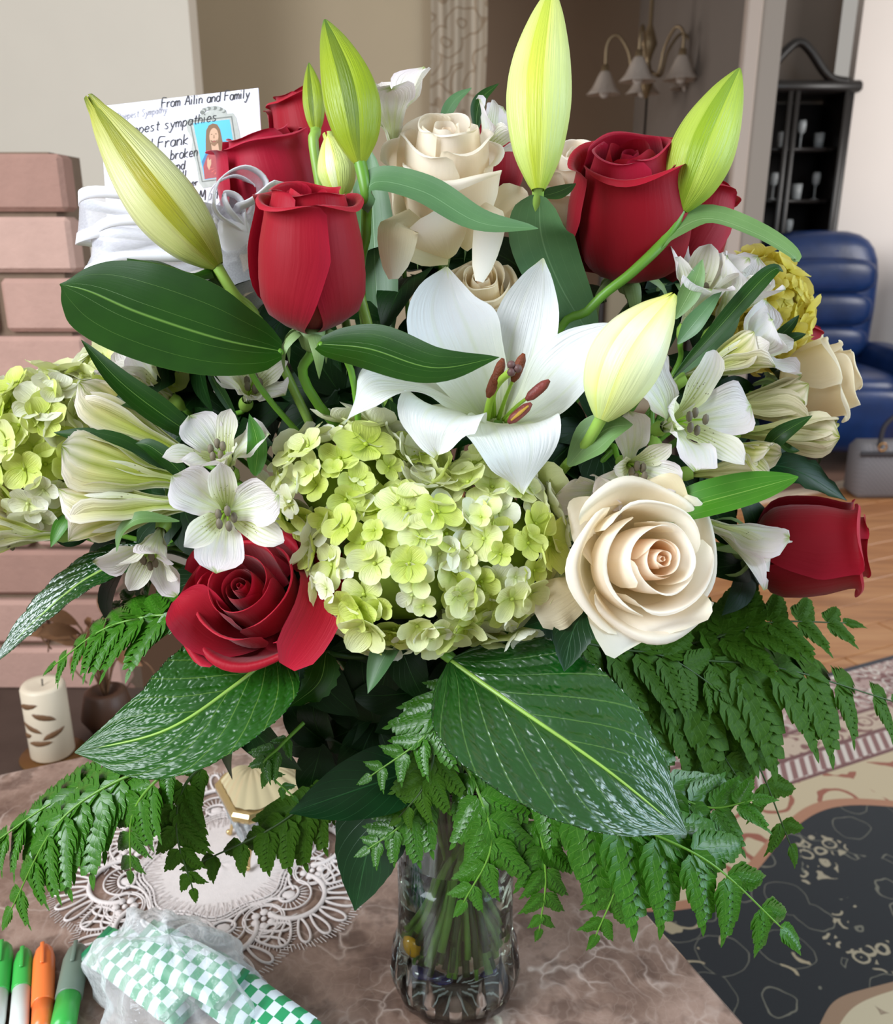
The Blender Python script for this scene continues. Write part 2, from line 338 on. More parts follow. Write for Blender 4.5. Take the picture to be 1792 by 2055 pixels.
HYD = [m_petal('hydrangea_lime', [(0, 'b3c63a'), (.5, 'd2de6c'), (1, 'dfe892')], trans=.3, wr=.4),
       m_petal('hydrangea_pale', [(0, 'c4d45c'), (.45, 'e4ea9e'), (1, 'eff1c0')], trans=.3, wr=.4),
       m_petal('hydrangea_cream', [(0, 'd5df90'), (.4, 'f1f2d0'), (1, 'f7f7ea')], trans=.3, wr=.4),
       m_petal('hydrangea_yellow', [(0, 'cec244'), (.5, 'eee06a'), (1, 'f6ec90')], trans=.48, wr=.4)]
SEPAL = m_leaf('rose_sepal', '6d8a4e', '8aa468', '9db57c', 'parallel', 3., rough=.5, vw=.05, bump=.2, trans=.15)
ANTHER = m_plain('lily_anther', '74330e', .6, .45, 300, .5, 900)
ANTHER_P = m_plain('split_anther', '8a4038', .45, .35, 200, .3, 700)
POLLEN = m_plain('pollen_line', 'c9a03a', .7)
FIL = m_plain('filament', 'a9cf4a', .35)
STIG = m_plain('stigma', '6a4b48', .5)
GREY_ANTH = m_plain('alstroemeria_anther', '6d6350', .6)
# ================================================================ the room
WALL_CREAM = m_plain('cream_paint', 'dcd0c0', .75, .04, 6, .08, 60)
WALL_TAN = m_plain('tan_paint', 'bba78a', .8, .04, 5, .06, 60)
WALL_BROWN = m_plain('brown_paint', '86725f', .85, .05, 4)
WALL_GREY = m_plain('grey_paint', '746a62', .85, .05, 4)
WALL_WHITE = m_plain('white_paint', 'efe6e0', .8, .02, 5)
TRIM = m_plain('door_trim_paint', 'b7a69a', .5)
TRIM2 = m_plain('jamb_wall_grey', '958a80', .55)  # grey paint of the wall end beside the opening
WAINS = m_plain('pink_wainscot', 'b89a8c', .6)
# floor: slab + individual planks where they can be told apart
A = math.radians(24.5); UD = np.array([math.cos(A), math.sin(A), 0]); VD = np.array([-math.sin(A), math.cos(A), 0])
g = G(); box(g, (1.2, 2.2, -.03), (7, 8, .04)); FLOOR = structure('floor', g, m_plain('subfloor', '6a4a34', .6), 'wooden plank floor')
m = M('oak_plank'); oi = m.n('ObjectInfo').outputs['Random']; tc = m.n('TexCoord').outputs['Object']
mp = m.n('Mapping', {0: tc, 2: (0, 0, -A), 3: (2.2, 26, 5)}); gr = m.noise(1., 5, mp.outputs[0], .62)
c = m.ramp(gr, (.25, '8d5a36'), (.5, 'bd8353'), (.75, 'cf9a69')); c = m.mix(m.mth('MULTIPLY', oi, .35), c, 'a5683c')
m.set(col=c, rough=.32); m.bump(gr, .15); OAK = m.m
pl = []
for i in range(17):
    vv = 0.80 + i * .135
    for k in range(3):
        uu = .35 + ((i * .37) % 1) * .8 + k * 1.15
        g = G(); cc = UD * (uu + .57) + VD * (vv + .066); box(g, (cc[0], cc[1], -.004), (1.144, .131, .012), UD, VD, Zup, .002)
        part('plank', g, OAK, FLOOR, smooth=False)
# threshold strip and darker floor beyond
g = G(); a0 = onz(1500, 1012, 0); a1 = onz(1900, 936, 0); dirv = nrm(a1 - a0); nv_ = np.array([-dirv[1], dirv[0], 0])
box(g, (a0 + a1) / 2 + [0, 0, .006], (2.2, .07, .02), dirv, nv_, Zup, .004); structure('trim_1', g, m_plain('threshold', 'cdb9a2', .5), 'pale threshold strip across the wood floor')
g = G(); box(g, (a0 + a1) / 2 + nv_ * 1.04 + [0, 0, .003], (3.4, 2.0, .012), dirv, nv_); structure('floor_beyond', g, m_plain('floor_beyond', '8d6e60', .4, .15, 3), 'brown floor beyond the threshold strip')
# walls
def wall(name, p0, p1, z0, z1, mat, th=.06, label=None):
    g = G(); p0 = np.array([*p0, 0.]); p1 = np.array([*p1, 0.]); d = nrm(p1 - p0); n = np.array([-d[1], d[0], 0])
    box(g, (p0 + p1) / 2 + n * th / 2 + Zup * (z0 + z1) / 2, (np.linalg.norm(p1 - p0), th, z1 - z0), d, n); return structure(name, g, mat, label)
wall('wall_left', (-3.2, 2.4), (-.805, 2.4), 0, 2.7, WALL_CREAM, .10, 'cream chimney wall')
wall('wall_back', (-2.6, 3.2), (-.045, 3.2), 0, 2.7, WALL_TAN, .1, 'tan wall beside the curtain')
wall('wall_dining_back', (-1.4, 5.5), (1.34, 5.5), 0, 2.7, WALL_BROWN, .08, 'brown dining room wall')
wall('wall_dining_right', (1.20, 5.5), (1.20, 3.25), 0, 2.7, WALL_GREY, .08, 'grey dining room side wall')
wall('wall_dining_left', (-1.42, 3.2), (-1.42, 5.6), 0, 2.7, WALL_BROWN, .08, 'brown dining room side wall')
g = G(); box(g, (-.05, 4.4, 2.72), (3.0, 2.5, .06)); structure('ceiling_dining', g, WALL_BROWN, 'dining room ceiling')
wall('wall_jamb', (1.215, 3.2), (1.315, 3.2), 0, 2.7, TRIM2, .14, 'wall end beside the dining room opening')
g = G(); box(g, (1.187, 3.19, 1.35), (.06, .05, 2.7), bev=.006); structure('trim_2', g, TRIM, 'pinkish door casing of the dining room opening')
wall('wall_right', (2.262, 4.72), (4.6, 4.72), 0, 2.7, WALL_WHITE, .08, 'white wall behind the blue recliners')
wall('wall_alcove', (1.2, 5.1), (2.3, 5.1), 0, 2.7, WALL_GREY, .06, 'grey alcove wall behind the cabinet')
g = G(); box(g, (1.105, 4.6, .80), (.03, 1.6, 1.22), bev=.006); structure('trim_3', g, WAINS, 'pink wainscot panel in the dining room')

# brick chimney pier: mortar core, every brick its own piece
MORT = m_plain('mortar', '75604f', .95, .15, 60, .4, 120)
BR = [m_plain('brick_%d' % i, c, .85, .12, 26, .5, 110) for i, c in enumerate(('b08a7c', 'a67f70', 'b89486', '9c7668'))]
g = G(); box(g, (-1.16, .925, .672), (1.03, .125, 1.345)); PIER = structure('wall_fireplace', g, MORT, 'painted brick fireplace pier')
zc = 0.0; k = 0
while zc < 1.34:
    off = (0., -.13)[k % 2]; x1 = -.618
    for j in range(4):
        L = .262 if not (j == 0 and k % 2) else .135
        if zc > .0:
            g = G(); dx, dy, dz = rng.uniform(-.002, .002), rng.uniform(-.004, .004), rng.uniform(-.002, .002)
            top = zc + .0965 > 1.34
            if top and j == 0: pass
            box(g, (x1 - L / 2 + dx, .871 + dy, zc + .044 + dz), (L - .006, .05, .087), bev=.007)
            box_ = part('brick', g, BR[rng.randint(4)], PIER, smooth=False)
        x1 -= L + .008
    zc += .0965; k += 1
# hearth with candle
g = G(); box(g, (-.86, .675, .195), (1.1, .36, .388), bev=.008); HEARTH = solo('hearth', g, m_plain('hearth_stone', '45362e', .5, .25, 20, .2, 80), 'dark raised hearth slab below the brick pier', None, kind='structure', smooth=False)

cp = np.array([-.655, .60, .394]); t = thing('candle', 'ivory pillar candle with raised brown leaves on the hearth', 'candle', cp)
g = G(); lathe(g, [(0, .006), (.05, .006), (.052, .012), (.05, .014), (.0, .012)], cp, seg=28); part('saucer', g, m_plain('bronze_saucer', '7d5a34', .35, metal=.7), t)
IV = m_plain('ivory_wax', 'd8c8b0', .45, spec=.4); g = G()
lathe(g, [(0, .0145), (.031, .0145), (.034, .018), (.034, .137), (.031, .142), (.022, .141), (0, .138)], cp, seg=28); part('wax_body', g, IV, t)
LF = m_plain('brown_leaf_relief', '6f4f34', .5, .15, 60)
for a_, z_, rl in ((-2.0, .117, .3), (-1.25, .098, -.45), (-1.95, .078, -.4), (-1.6, .052, .1), (-.9, .066, .4), (-2.5, .06, .4)):
    a0_ = a_; c_ = []
    for s_ in np.linspace(-1, 1, 5): an = a0_ + s_ * .56 * math.cos(rl); c_.append(cp + [.0352 * math.cos(an), .0352 * math.sin(an), z_ + s_ * .017 * math.sin(rl)])
    nn = np.array([math.cos(a0_), math.sin(a0_), 0]); g = G(); g.add(*blade(c_, .0095, LANCE, nn, nu=2, nv=8, cup=-.8)); part('leaf_relief', g, LF, t)
g = G(); tube(g, [cp + [0, 0, .138], cp + [.001, 0, .15]], .0012, 3, 5); part('wick', g, m_plain('wick', '2a2420', .9), t)
# dried twig spray standing behind the candle
tw = np.array([-.60, .70, .39]); t = thing('dried_twig_spray', 'spray of dried brown twigs and leaves standing on the hearth behind the candle', 'dried plant', tw)
g = G(); lathe(g, [(0, .002), (.03, .002), (.045, .03), (.035, .075), (.026, .08), (.022, .076), (0, .06)], tw, seg=20); part('pot', g, m_plain('brown_pot', '4a2f20', .5, .2, 40), t)
TWM = m_plain('dry_twig', '6b4a30', .8, .3, 80); DRL = m_plain('dry_leaf', '7a5334', .8, .3, 60)
for k in range(15):
    an = rng.uniform(0, 6.28); sp = rng.uniform(.05, .17); h = rng.uniform(.06, .18)
    e = tw + [sp * math.cos(an), .6 * sp * math.sin(an) - .01, .08 + h]; md = tw + [.35 * sp * math.cos(an), .2 * sp * math.sin(an), .09 + h * .7]
    if e[1] > .8: e[1] = .8
    g = G(); tube(g, [tw + [0, 0, .06], md, e, e + [.02 * math.cos(an + 1), 0, -.03]], [.002, .0012], 14, 5); tp = part('twig', g, TWM, t)
    g = G(); g.add(*blade([md, (md + e) / 2 + [0, -.01, .012], e + [0, -.012, .0]], .014, LANCE, (0, -1, .3), nu=2, nv=8, cup=.6)); part('dry_leaf', g, DRL, tp)

# ---- curtain
m = M('curtain_cloth'); tc = m.n('TexCoord').outputs['Object']; vz = m.n('TexVoronoi', {'Vector': m.n('Mapping', {0: tc, 3: (5., 1, 6.)}).outputs[0], 'Scale': 1.6}).outputs['Distance']
rg = m.mth('ABSOLUTE', m.mth('SUBTRACT', m.mth('FRACT', m.mth('MULTIPLY', vz, 3.)), .5)); c = m.mix(m.mth('MULTIPLY', m.mth('LESS_THAN', rg, .1), .55), 'b8a894', '84684a')
m.set(col=c, rough=.85); CURT = m.m
g = G(); nx, nz = 40, 30; vs = []
for j in range(nz + 1):
    z = 1.15 + 1.55 * j / nz
    for i in range(nx + 1):
        s = i / nx; pinch = .75 + .25 * abs((z - 1.6) / 1.0)
        x = -.055 + (.215 * s) * (1.0 - .42 * (1.9 - z) * (z < 1.9) * .0) + .02 * math.sin(3 * z)
        x += -.03 * max(0, z - 1.9) * 2
        vs.append((x, 3.12 + .022 * math.sin(s * 22 + .6 * z) + .012 * math.sin(s * 9 + z * 2), z))
vs = np.array(vs); vs2 = vs + [0, .006, 0]; g.add(vs, gridf(nx, nz)); g.add(vs2, gridf(nx, nz))
solo('curtain', g, CURT, 'cream patterned curtain hanging beside the dining room opening', 'curtain')

# ---- chandelier
cc = np.array([1.0, 4.2, 2.05]); t = thing('chandelier', 'brass dining room chandelier with downward bell glass shades', 'chandelier', cc + [0, 0, -.25])
BRASS = m_plain('aged_brass', '8d7a5e', .35, metal=.6); SHADE = M('frosted_shade'); SHADE.set(col='cfc3b8', rough=.4, trans=.15).translucent('d8ccc0', .3); SHADE = SHADE.m
BULB = m_plain('bulb_glass', 'd8d0c8', .25)
g = G(); lathe(g, [(0, -.2), (.012, -.19), (.03, -.13), (.022, -.08), (.012, -.03), (.02, 0), (.04, .05), (.025, .1), (.01, .14), (.007, .65)], cc, seg=20); lathe(g, [(.05, .65), (.045, .655), (0, .66)], cc, seg=16); part('column', g, BRASS, t)
for k, (an, dz) in enumerate(((.15, 0), (1.45, .0), (2.75, -.02), (4.3, 0), (5.35, .01))):
    d = np.array([math.cos(an), math.sin(an), 0]); e = cc + d * .215
    g = G(); tube(g, [cc + [0, 0, -.06], cc + d * .07 + [0, 0, -.09], cc + d * .10 + [0, 0, .02], cc + d * .16 + [0, 0, .1], cc + d * .21 + [0, 0, .07], e + [0, 0, -.02 + dz]], .007, 26, 8); lathe(g, [(.0, .0), (.016, -.005), (.019, -.03), (.024, -.045)], e + [0, 0, -.005 + dz], seg=14); am = part('arm', g, BRASS, t)
    g = G(); lathe(g, [(.022, -.04), (.032, -.055), (.046, -.085), (.06, -.115), (.08, -.14), (.088, -.147), (.085, -.147), (.057, -.115), (.04, -.08), (.02, -.045)], e + [0, 0, dz], seg=36, mod=lambda r, th, z: r * (1 + .035 * np.cos(12 * th) * np.clip((-z - .08) / .06, 0, 1))); part('shade', g, SHADE, am)
    g = G(); ball(g, e + [0, 0, -.13 + dz], .028, 12, sc=(1, 1, 1.25)); part('bulb', g, BULB, am)

# ---- dining chair back seen through the gap beside the right red roses
t = thing('dining_chair', 'dark wooden dining chair with a beige back seen behind the right red roses', 'chair', (.98, 3.75, 0)); DW = m_plain('dark_wood', '2b211c', .4); BE = m_plain('beige_fabric', 'a3967e', .8)
g = G(); tube(g, [(.76, 3.75, .45), (.755, 3.77, .9), (.77, 3.78, 1.12), (.83, 3.78, 1.24), (.98, 3.78, 1.27), (1.13, 3.78, 1.24), (1.19, 3.78, 1.12), (1.205, 3.77, .9), (1.2, 3.75, .45)], .02, 40, 8); part('back_frame', g, DW, t)
g = G(); box(g, (.98, 3.77, .86), (.4, .05, .62), bev=.02); part('back_pad', g, BE, t)
g = G(); box(g, (.98, 3.55, .45), (.45, .42, .08), bev=.025); part('seat', g, BE, t)
for x_, y_ in ((.77, 3.36), (1.19, 3.36), (.77, 3.75), (1.19, 3.75)):
    g = G(); tube(g, [(x_, y_, 0), (x_, y_, .42)], [.016, .021], 4, 8); part('leg', g, DW, t)

# ---- china cabinet
x0, x1 = 1.60, 2.25; yb, yf = 5.05, 4.70; KC = m_plain('ebony_wood', '1f1b1a', .35)
t = thing('china_cabinet', 'tall black glass-front cabinet full of glassware by the white wall', 'cabinet', ((x0 + x1) / 2, 4.88, 0))
g = G(); box(g, ((x0 + x1) / 2, yb, .98), (x1 - x0, .03, 1.9)); part('back_panel', g, m_plain('cabinet_back', '262221', .6), t)
for x in (x0, x1): g = G(); box(g, (x, (yb + yf) / 2, .98), (.04, yb - yf, 1.96), bev=.005); part('side_panel', g, KC, t)
SHZ = (.55, .86, 1.12, 1.38, 1.66)
for z in SHZ: g = G(); box(g, ((x0 + x1) / 2, (yb + yf) / 2 + .02, z), (x1 - x0 - .04, yb - yf - .05, .02)); part('shelf', g, KC, t)
g = G(); box(g, ((x0 + x1) / 2, (yb + yf) / 2, 1.98), (x1 - x0 + .1, yb - yf + .06, .06), bev=.015); part('cornice', g, KC, t)
g = G(); tube(g, [(x0 + .02, yf, 2.0), (x0 + .14, yf, 2.03), (x0 + .26, yf, 2.16), (1.925, yf, 2.2), (x1 - .26, yf, 2.16), (x1 - .14, yf, 2.03), (x1 - .02, yf, 2.0)], .025, 30, 8); part('crest', g, KC, t)
for x in (x0 + .03, (x0 + x1) / 2 - .02, (x0 + x1) / 2 + .02, x1 - .03): g = G(); box(g, (x, yf - .012, 1.25), (.03, .02, 1.42), bev=.004); part('door_stile', g, KC, t)
g = G(); box(g, ((x0 + x1) / 2, yf - .012, .28), (x1 - x0, .03, .5), bev=.006); part('base_door', g, KC, t)
GL = M('cabinet_glassware'); GL.set(col='e8edf0', rough=.05, trans=.6, ior=1.45); GL = GL.m; GOLDG = m_plain('amber_glass', 'b98a4a', .2)
row = {0: 'lowest', 1: 'second', 2: 'middle', 3: 'fourth', 4: 'top'}; pos = ('far left', 'left of centre', 'centre', 'right of centre', 'far right')
for si, z in enumerate(SHZ):
    for j in range(5):
        if (si + j) % 5 == 4: continue
        x = x0 + .09 + j * .118; y = 4.80 + .06 * ((j * 7 + si) % 3) / 2; tall = (j + si) % 2; h = .15 if tall else .085; o = (x, y, z + .011)
        g = G()
        if tall: lathe(g, [(0, 0), (.026, 0), (.024, .004), (.004, .008), (.004, h * .5), (.02, h * .6), (.024, h * .85), (.02, h), (.018, h), (.02, h * .85), (.0, h * .56)], o, seg=14)
        else: lathe(g, [(0, 0), (.026, 0), (.03, h), (.027, h), (.023, .006), (0, .006)], o, seg=14)
        solo('wine_glass' if tall else 'tumbler', g, GOLDG if (si, j) in ((2, 2), (1, 3)) else GL, '%s on the %s shelf of the black cabinet, %s' % ('stemmed glass' if tall else 'short glass', row[si], pos[j]), 'glass', o, group='glassware in the black cabinet')

# ---- two blue recliners
def recliner(c, lab, hw):
    t = thing('recliner', lab, 'armchair', (c[0], c[1], 0)); x, y = c
    m = M('blue_leather_%d' % len(ROOT)); m.set(col=m.mix(m.noise(6, 3, m.n('TexCoord').outputs['Object']), '0c1830', '1d3f7c'), rough=.33); m.bump(m.noise(40, 3, m.n('TexCoord').outputs['Object']), .3); B = m.m
    g = G(); ball(g, (x, y + .25, .80), 1, 28, sc=(hw * .86, .16, .42), e=.55); part('backrest', g, B, t)
    for dz in (.98, .8, .62): g = G(); ball(g, (x, y + .14, dz), 1, 22, sc=(hw * .74, .09, .10), e=.6); part('back_cushion', g, B, t)
    g = G(); ball(g, (x, y - .12, .42), 1, 24, sc=(hw * .74, .36, .11), e=.5); part('seat_cushion', g, B, t)
    for s in (-1, 1):
        g = G(); ball(g, (x + s * hw * .86, y - .1, .50), 1, 22, sc=(hw * .2, .42, .13), e=.6); ball(g, (x + s * hw * .86, y - .08, .3), 1, 18, sc=(hw * .17, .38, .22), e=.4); part('armrest', g, B, t)
    g = G(); ball(g, (x, y - .42, .3), 1, 24, sc=(hw * .74, .1, .17), e=.5); part('footrest', g, B, t)
    for s in (-1, 1): g = G(); tube(g, [(x + s * hw * .6, y - .3, 0), (x + s * hw * .6, y - .3, .14)], .02, 3, 8); part('leg', g, DW, t)
recliner((2.06, 4.2), 'dark blue leather recliner in front of the black cabinet', .40)
recliner((3.0, 4.05), 'dark blue leather recliner at the right edge, its back against the white wall', .36)
# ---- grey tote bag on the floor
c = np.array([2.14, 3.40, 0]); t = thing('tote_bag', 'grey woven tote bag with dark strap and gold rings on the floor before the recliner', 'bag', c)
m = M('grey_weave'); tc = m.n('TexCoord').outputs['Object']; w = m.n('TexChecker', {'Vector': tc, 'Scale': 90.}); m.set(col=m.mix(w.outputs[1], '8d8a8c', '77757a'), rough=.8); m.bump(w.outputs[1], .4); GW = m.m
g = G(); box(g, c + [0, 0, .135], (.42, .16, .27), bev=.03); part('body', g, GW, t)
g = G(); box(g, c + [0, -.083, .225], (.425, .012, .025), bev=.003); part('band', g, m_plain('dark_strap', '3b393d', .6), t)
g = G(); tube(g, [c + [-.12, -.06, .25], c + [-.10, -.05, .36], c + [0, -.04, .42], c + [.1, -.05, .36], c + [.12, -.06, .25]], .011, 24, 6); part('strap', g, m_plain('dark_strap_2', '35333a', .6), t)
for s in (-1, 1):
    g = G(); tube(g, [c + [s * .12 + .018 * math.cos(q), -.092, .262 + .018 * math.sin(q)] for q in np.linspace(0, 6.28, 13)], .004, 22, 6, cap=False); part('ring', g, m_plain('gold_ring', 'c99a5e', .25, metal=.9), t)

# ================================================================ rug
m = M('persian_rug'); tc = m.n('TexCoord').outputs['Object']; sp = m.n('SeparateXYZ', {0: tc}); ru, rv = sp.outputs[0], sp.outputs[1]     # rv: 0 at the far edge, growing towards the viewer
wob = m.noise(1.3, 2, tc)
def band(lo, hi): return m.mth('MULTIPLY', m.mth('GREATER_THAN', rv, lo), m.mth('LESS_THAN', rv, hi))
def motif(sc, lo, hi, seed):
    vo = m.n('TexVoronoi', {'Vector': m.n('Mapping', {0: tc, 1: (seed, seed, 0)}).outputs[0], 'Scale': sc, 'Randomness': .75}); rr = m.mth('FRACT', m.mth('ADD', m.mth('MULTIPLY', vo.outputs['Distance'], 2.6), m.mth('MULTIPLY', m.noise(sc * 1.5, 2, tc), .8)))
    return m.mth('MULTIPLY', m.mth('GREATER_THAN', rr, lo), m.mth('LESS_THAN', rr, hi))
c = m.mix(motif(15, .15, .55, 1.), 'b5958c', '7d4f4a'); c = m.mix(motif(24, .6, .8, 4.), c, 'ddd2c6')                       # outer floral band
c = m.mix(band(-.01, .018), c, '2a2730')
b2 = m.mix(motif(22, .3, .6, 2.), 'c5ad97', '82534c'); c = m.mix(band(.19, .275), c, b2)
for lo in (.185, .270, .345): c = m.mix(band(lo, lo + .012), c, '754a47')
rope = m.mth('GREATER_THAN', m.mth('SINE', m.mth('ADD', m.mth('MULTIPLY', ru, 210.), m.mth('MULTIPLY', rv, 160.))), .1); c = m.mix(band(.284, .342), c, m.mix(rope, '8b5f5a', 'd6c7bc'))
edge = m.mth('ADD', .50, m.mth('MULTIPLY', m.mth('SUBTRACT', m.mth('ADD', m.mth('MULTIPLY', m.mth('SINE', m.mth('MULTIPLY', ru, 9.)), .35), m.mth('MULTIPLY', wob, 1.0)), .5), .14))
beige = m.mix(m.mth('MULTIPLY', motif(7, .4, .56, 7.), m.mth('LESS_THAN', wob, .52)), 'c9b492', '9c5a44')
fieldm = m.mix(motif(9, .47, .505, 3.), '17181c', '6f6a5c'); fieldm = m.mix(m.mth('MULTIPLY', motif(30, .2, .55, 6.), m.mth('GREATER_THAN', m.noise(4.5, 2, tc), .60)), fieldm, 'a5977e'); fieldm = m.mix(m.mth('MULTIPLY', motif(11, .62, .74, 9.), m.mth('GREATER_THAN', wob, .56)), fieldm, 'a9987a')
isf = m.mth('GREATER_THAN', rv, edge); c = m.mix(m.mth('GREATER_THAN', rv, .355), c, m.mix(isf, beige, fieldm))
rim = m.mth('LESS_THAN', m.mth('ABSOLUTE', m.mth('SUBTRACT', rv, edge)), .012); c = m.mix(rim, c, 'b07a5c')
med = m.mth('ADD', m.mth('SUBTRACT', rv, .86), m.mth('MULTIPLY', m.mth('SUBTRACT', wob, .5), .5)); c = m.mix(m.mth('GREATER_THAN', med, 0.), c, m.mix(motif(9, .45, .52, 5.), 'c9b899', '96806a')); c = m.mix(m.mth('LESS_THAN', m.mth('ABSOLUTE', med), .01), c, '9a7a60')
m.set(col=c, rough=.95, sheen=.2); m.bump(m.noise(700, 2, tc), .4)
RO = UD * 1.3 + VD * 1.0
g = G(); hw_, L_ = 1.5, 2.0
nx, ny = 30, 20; xs = np.linspace(-hw_, hw_, nx + 1); ys = np.linspace(0, L_, ny + 1)
vv = np.array([[x, y, .0004 * math.sin(x * 31) * math.sin(y * 23)] for y in ys for x in xs]); g.add(vv, [q[::-1] for q in gridf(nx, ny)])
# skirt so that the rug has its thickness
ed = [(-hw_, 0), (hw_, 0), (hw_, L_), (-hw_, L_)]
for i in range(4):
    a_, b_ = ed[i], ed[(i + 1) % 4]; g.add([(a_[0], a_[1], .0), (b_[0], b_[1], .0), (b_[0], b_[1], .011), (a_[0], a_[1], .011)], [(0, 1, 2, 3)])
me = g.mesh('rug', m.m); rug = bpy.data.objects.new('rug', me); COL.objects.link(rug)
rug.location = (RO[0], RO[1], .0); rug.rotation_euler = (math.pi, 0, A); rug.location.z = .016
rug['label'] = 'dark Persian rug with beige and rose borders on the wood floor'; rug['category'] = 'rug'; ROOT[rug] = RO

# ================================================================ marble table
m = M('brown_marble'); tc = m.n('TexCoord').outputs['Object']
n1 = m.noise(9, 6, tc, .65); w = m.n('Mix', {0: .25, 6: tc, 7: m.noise(7, 4, tc, out=1)}, data_type='RGBA').outputs[2]
v1 = m.n('TexVoronoi', {'Vector': w, 'Scale': 26.}, feature='DISTANCE_TO_EDGE').outputs['Distance']; v2 = m.n('TexVoronoi', {'Vector': w, 'Scale': 55.}, feature='DISTANCE_TO_EDGE').outputs['Distance']
c = m.ramp(n1, (.3, '5a443b'), (.45, '7d6457'), (.6, '9b8072'), (.75, 'b0988a'))
spk = m.noise(26, 3, tc, .6); c = m.mix(m.mth('MULTIPLY', m.n('MapRange', {0: spk, 1: .5, 2: .66}, interpolation_type='SMOOTHSTEP').outputs[0], .6), c, '4a362e')
vn = m.mth('SUBTRACT', 1., m.mth('MULTIPLY', v1, 9.), clamp=True); c = m.mix(m.mth('MULTIPLY', m.mth('POWER', vn, 2.), m.mth('MULTIPLY', m.n('MapRange', {0: m.noise(14, 3, tc), 1: .42, 2: .7}).outputs[0], .8)), c, 'cfbcb0')
vn2 = m.mth('SUBTRACT', 1., m.mth('MULTIPLY', v2, 14.), clamp=True); c = m.mix(m.mth('MULTIPLY', vn2, .12), c, 'b9a395')
m.set(col=c, rough=.16, spec=.5); MARB = m.m
ea, eb = onz(1300, 1830, T)[:2], onz(1500, 2055, T)[:2]; er = nrm(np.array([*(ea - eb), 0.])); eu = np.array([er[1], -er[0], 0])     # er: along the right edge, away from the viewer
cor = np.array([*ea, 0]) + er * .545; W_, L_ = 1.05, 1.15; cen = cor - eu * W_ / 2 - er * L_ / 2
t = thing('marble_table', 'low table with polished brown marble top under the vase', 'table', (cen[0], cen[1], 0))
g = G(); box(g, cen + Zup * (T - .015), (W_, L_, .03), eu, er, Zup, .005); part('top', g, MARB, t, smooth=False)
TW = m_plain('table_wood', '3a261b', .4, .2, 20); g = G(); box(g, cen + Zup * (T - .07), (W_ - .12, L_ - .12, .08), eu, er, Zup, .006); part('apron', g, TW, t, smooth=False)
for s in (-1, 1):
    for q in (-1, 1): g = G(); box(g, cen + eu * s * (W_ / 2 - .1) + er * q * (L_ / 2 - .1) + Zup * .22, (.07, .07, .44), eu, er, Zup, .008); part('leg', g, TW, t, smooth=False)
# ================================================================ vase, water, glass beads
m = M('crystal'); m.set(col='f4f8f8', rough=.02, trans=1., ior=1.46); CRYS = m.m
flute = lambda r, th, z: r * (1 + .022 * np.cos(14 * th) * np.clip((.085 - z) / .03, 0, 1) * np.clip(z / .012, 0, 1))
g = G()
lathe(g, [(0.0, .0), (.040, .0), (.049, .003), (.0545, .010), (.058, .022), (.0595, .035), (.058, .048), (.0545, .058), (.0525, .070), (.0518, .12), (.0525, .19), (.0540, .243), (.0552, .248), (.0540, .251), (.0515, .248), (.0495, .19), (.0485, .12), (.0488, .07), (.0487, .03), (.045, .016), (.03, .011), (.0, .010)], (0, 0, T), seg=84, mod=flute)
vt = thing('flower_vase', 'clear glass vase with cut crystal base on the marble table', 'vase', (0, 0, T))
part('body', g, CRYS, vt)
CUT = m_plain('cut_glass_line', 'e9eeee', .1, trans=.4, ior=1.4)
for k in range(14):
    an = k * math.pi / 7; d = np.array([math.cos(an), math.sin(an), 0]); o = np.array([0, 0, T])
    g = G(); tube(g, [o + d * .008 + Zup * .0125, o + d * .026 + Zup * .013, o + d * .040 + Zup * .0165], [.0010, .0005], 6, 5); part('star_cut', g, CUT, vt)
m = M('vase_water'); m.set(col='e9efe2', rough=.0, trans=1., ior=1.33); g = G()
lathe(g, [(0, .0095), (.03, .0105), (.0455, .0155), (.0492, .03), (.0493, .07), (.049, .12), (.0494, .165), (.0, .165)], (0, 0, T), seg=48); solo('water', g, m.m, 'clear water filling the lower part of the glass vase', 'water', (0, 0, T + .0095))
AMB = m_plain('amber_bead', 'f0b416', .15, coat=.6); COB = m_plain('cobalt_bead', '1a1f5e', .1, coat=.6)
for nm, px, py, r, mt, sc, lab in (('glass_bead', 845, 1888, .0085, AMB, (1, .7, 1.35), 'amber yellow glass bead at the left inside the vase'), ('glass_bead', 872, 1935, .012, COB, (1.15, 1, .6), 'large dark blue glass bead lying on the vase bottom'), ('glass_bead', 893, 1944, .009, COB, (1, 1, .7), 'smaller dark blue glass bead touching the large blue one'), ('glass_bead', 963, 1935, .006, COB, (1, 1, .7), 'small dark blue glass bead at the right of the vase bottom')):
    c = P(px, py, .805 if mt is COB else .79)
    c[2] = max(c[2], T + .012 + r * sc[2]); c[1] = min(c[1], .03)
    g = G(); ball(g, c, r, 16, sc=sc); solo(nm, g, mt, lab, 'bead', None, group='glass beads in the vase')

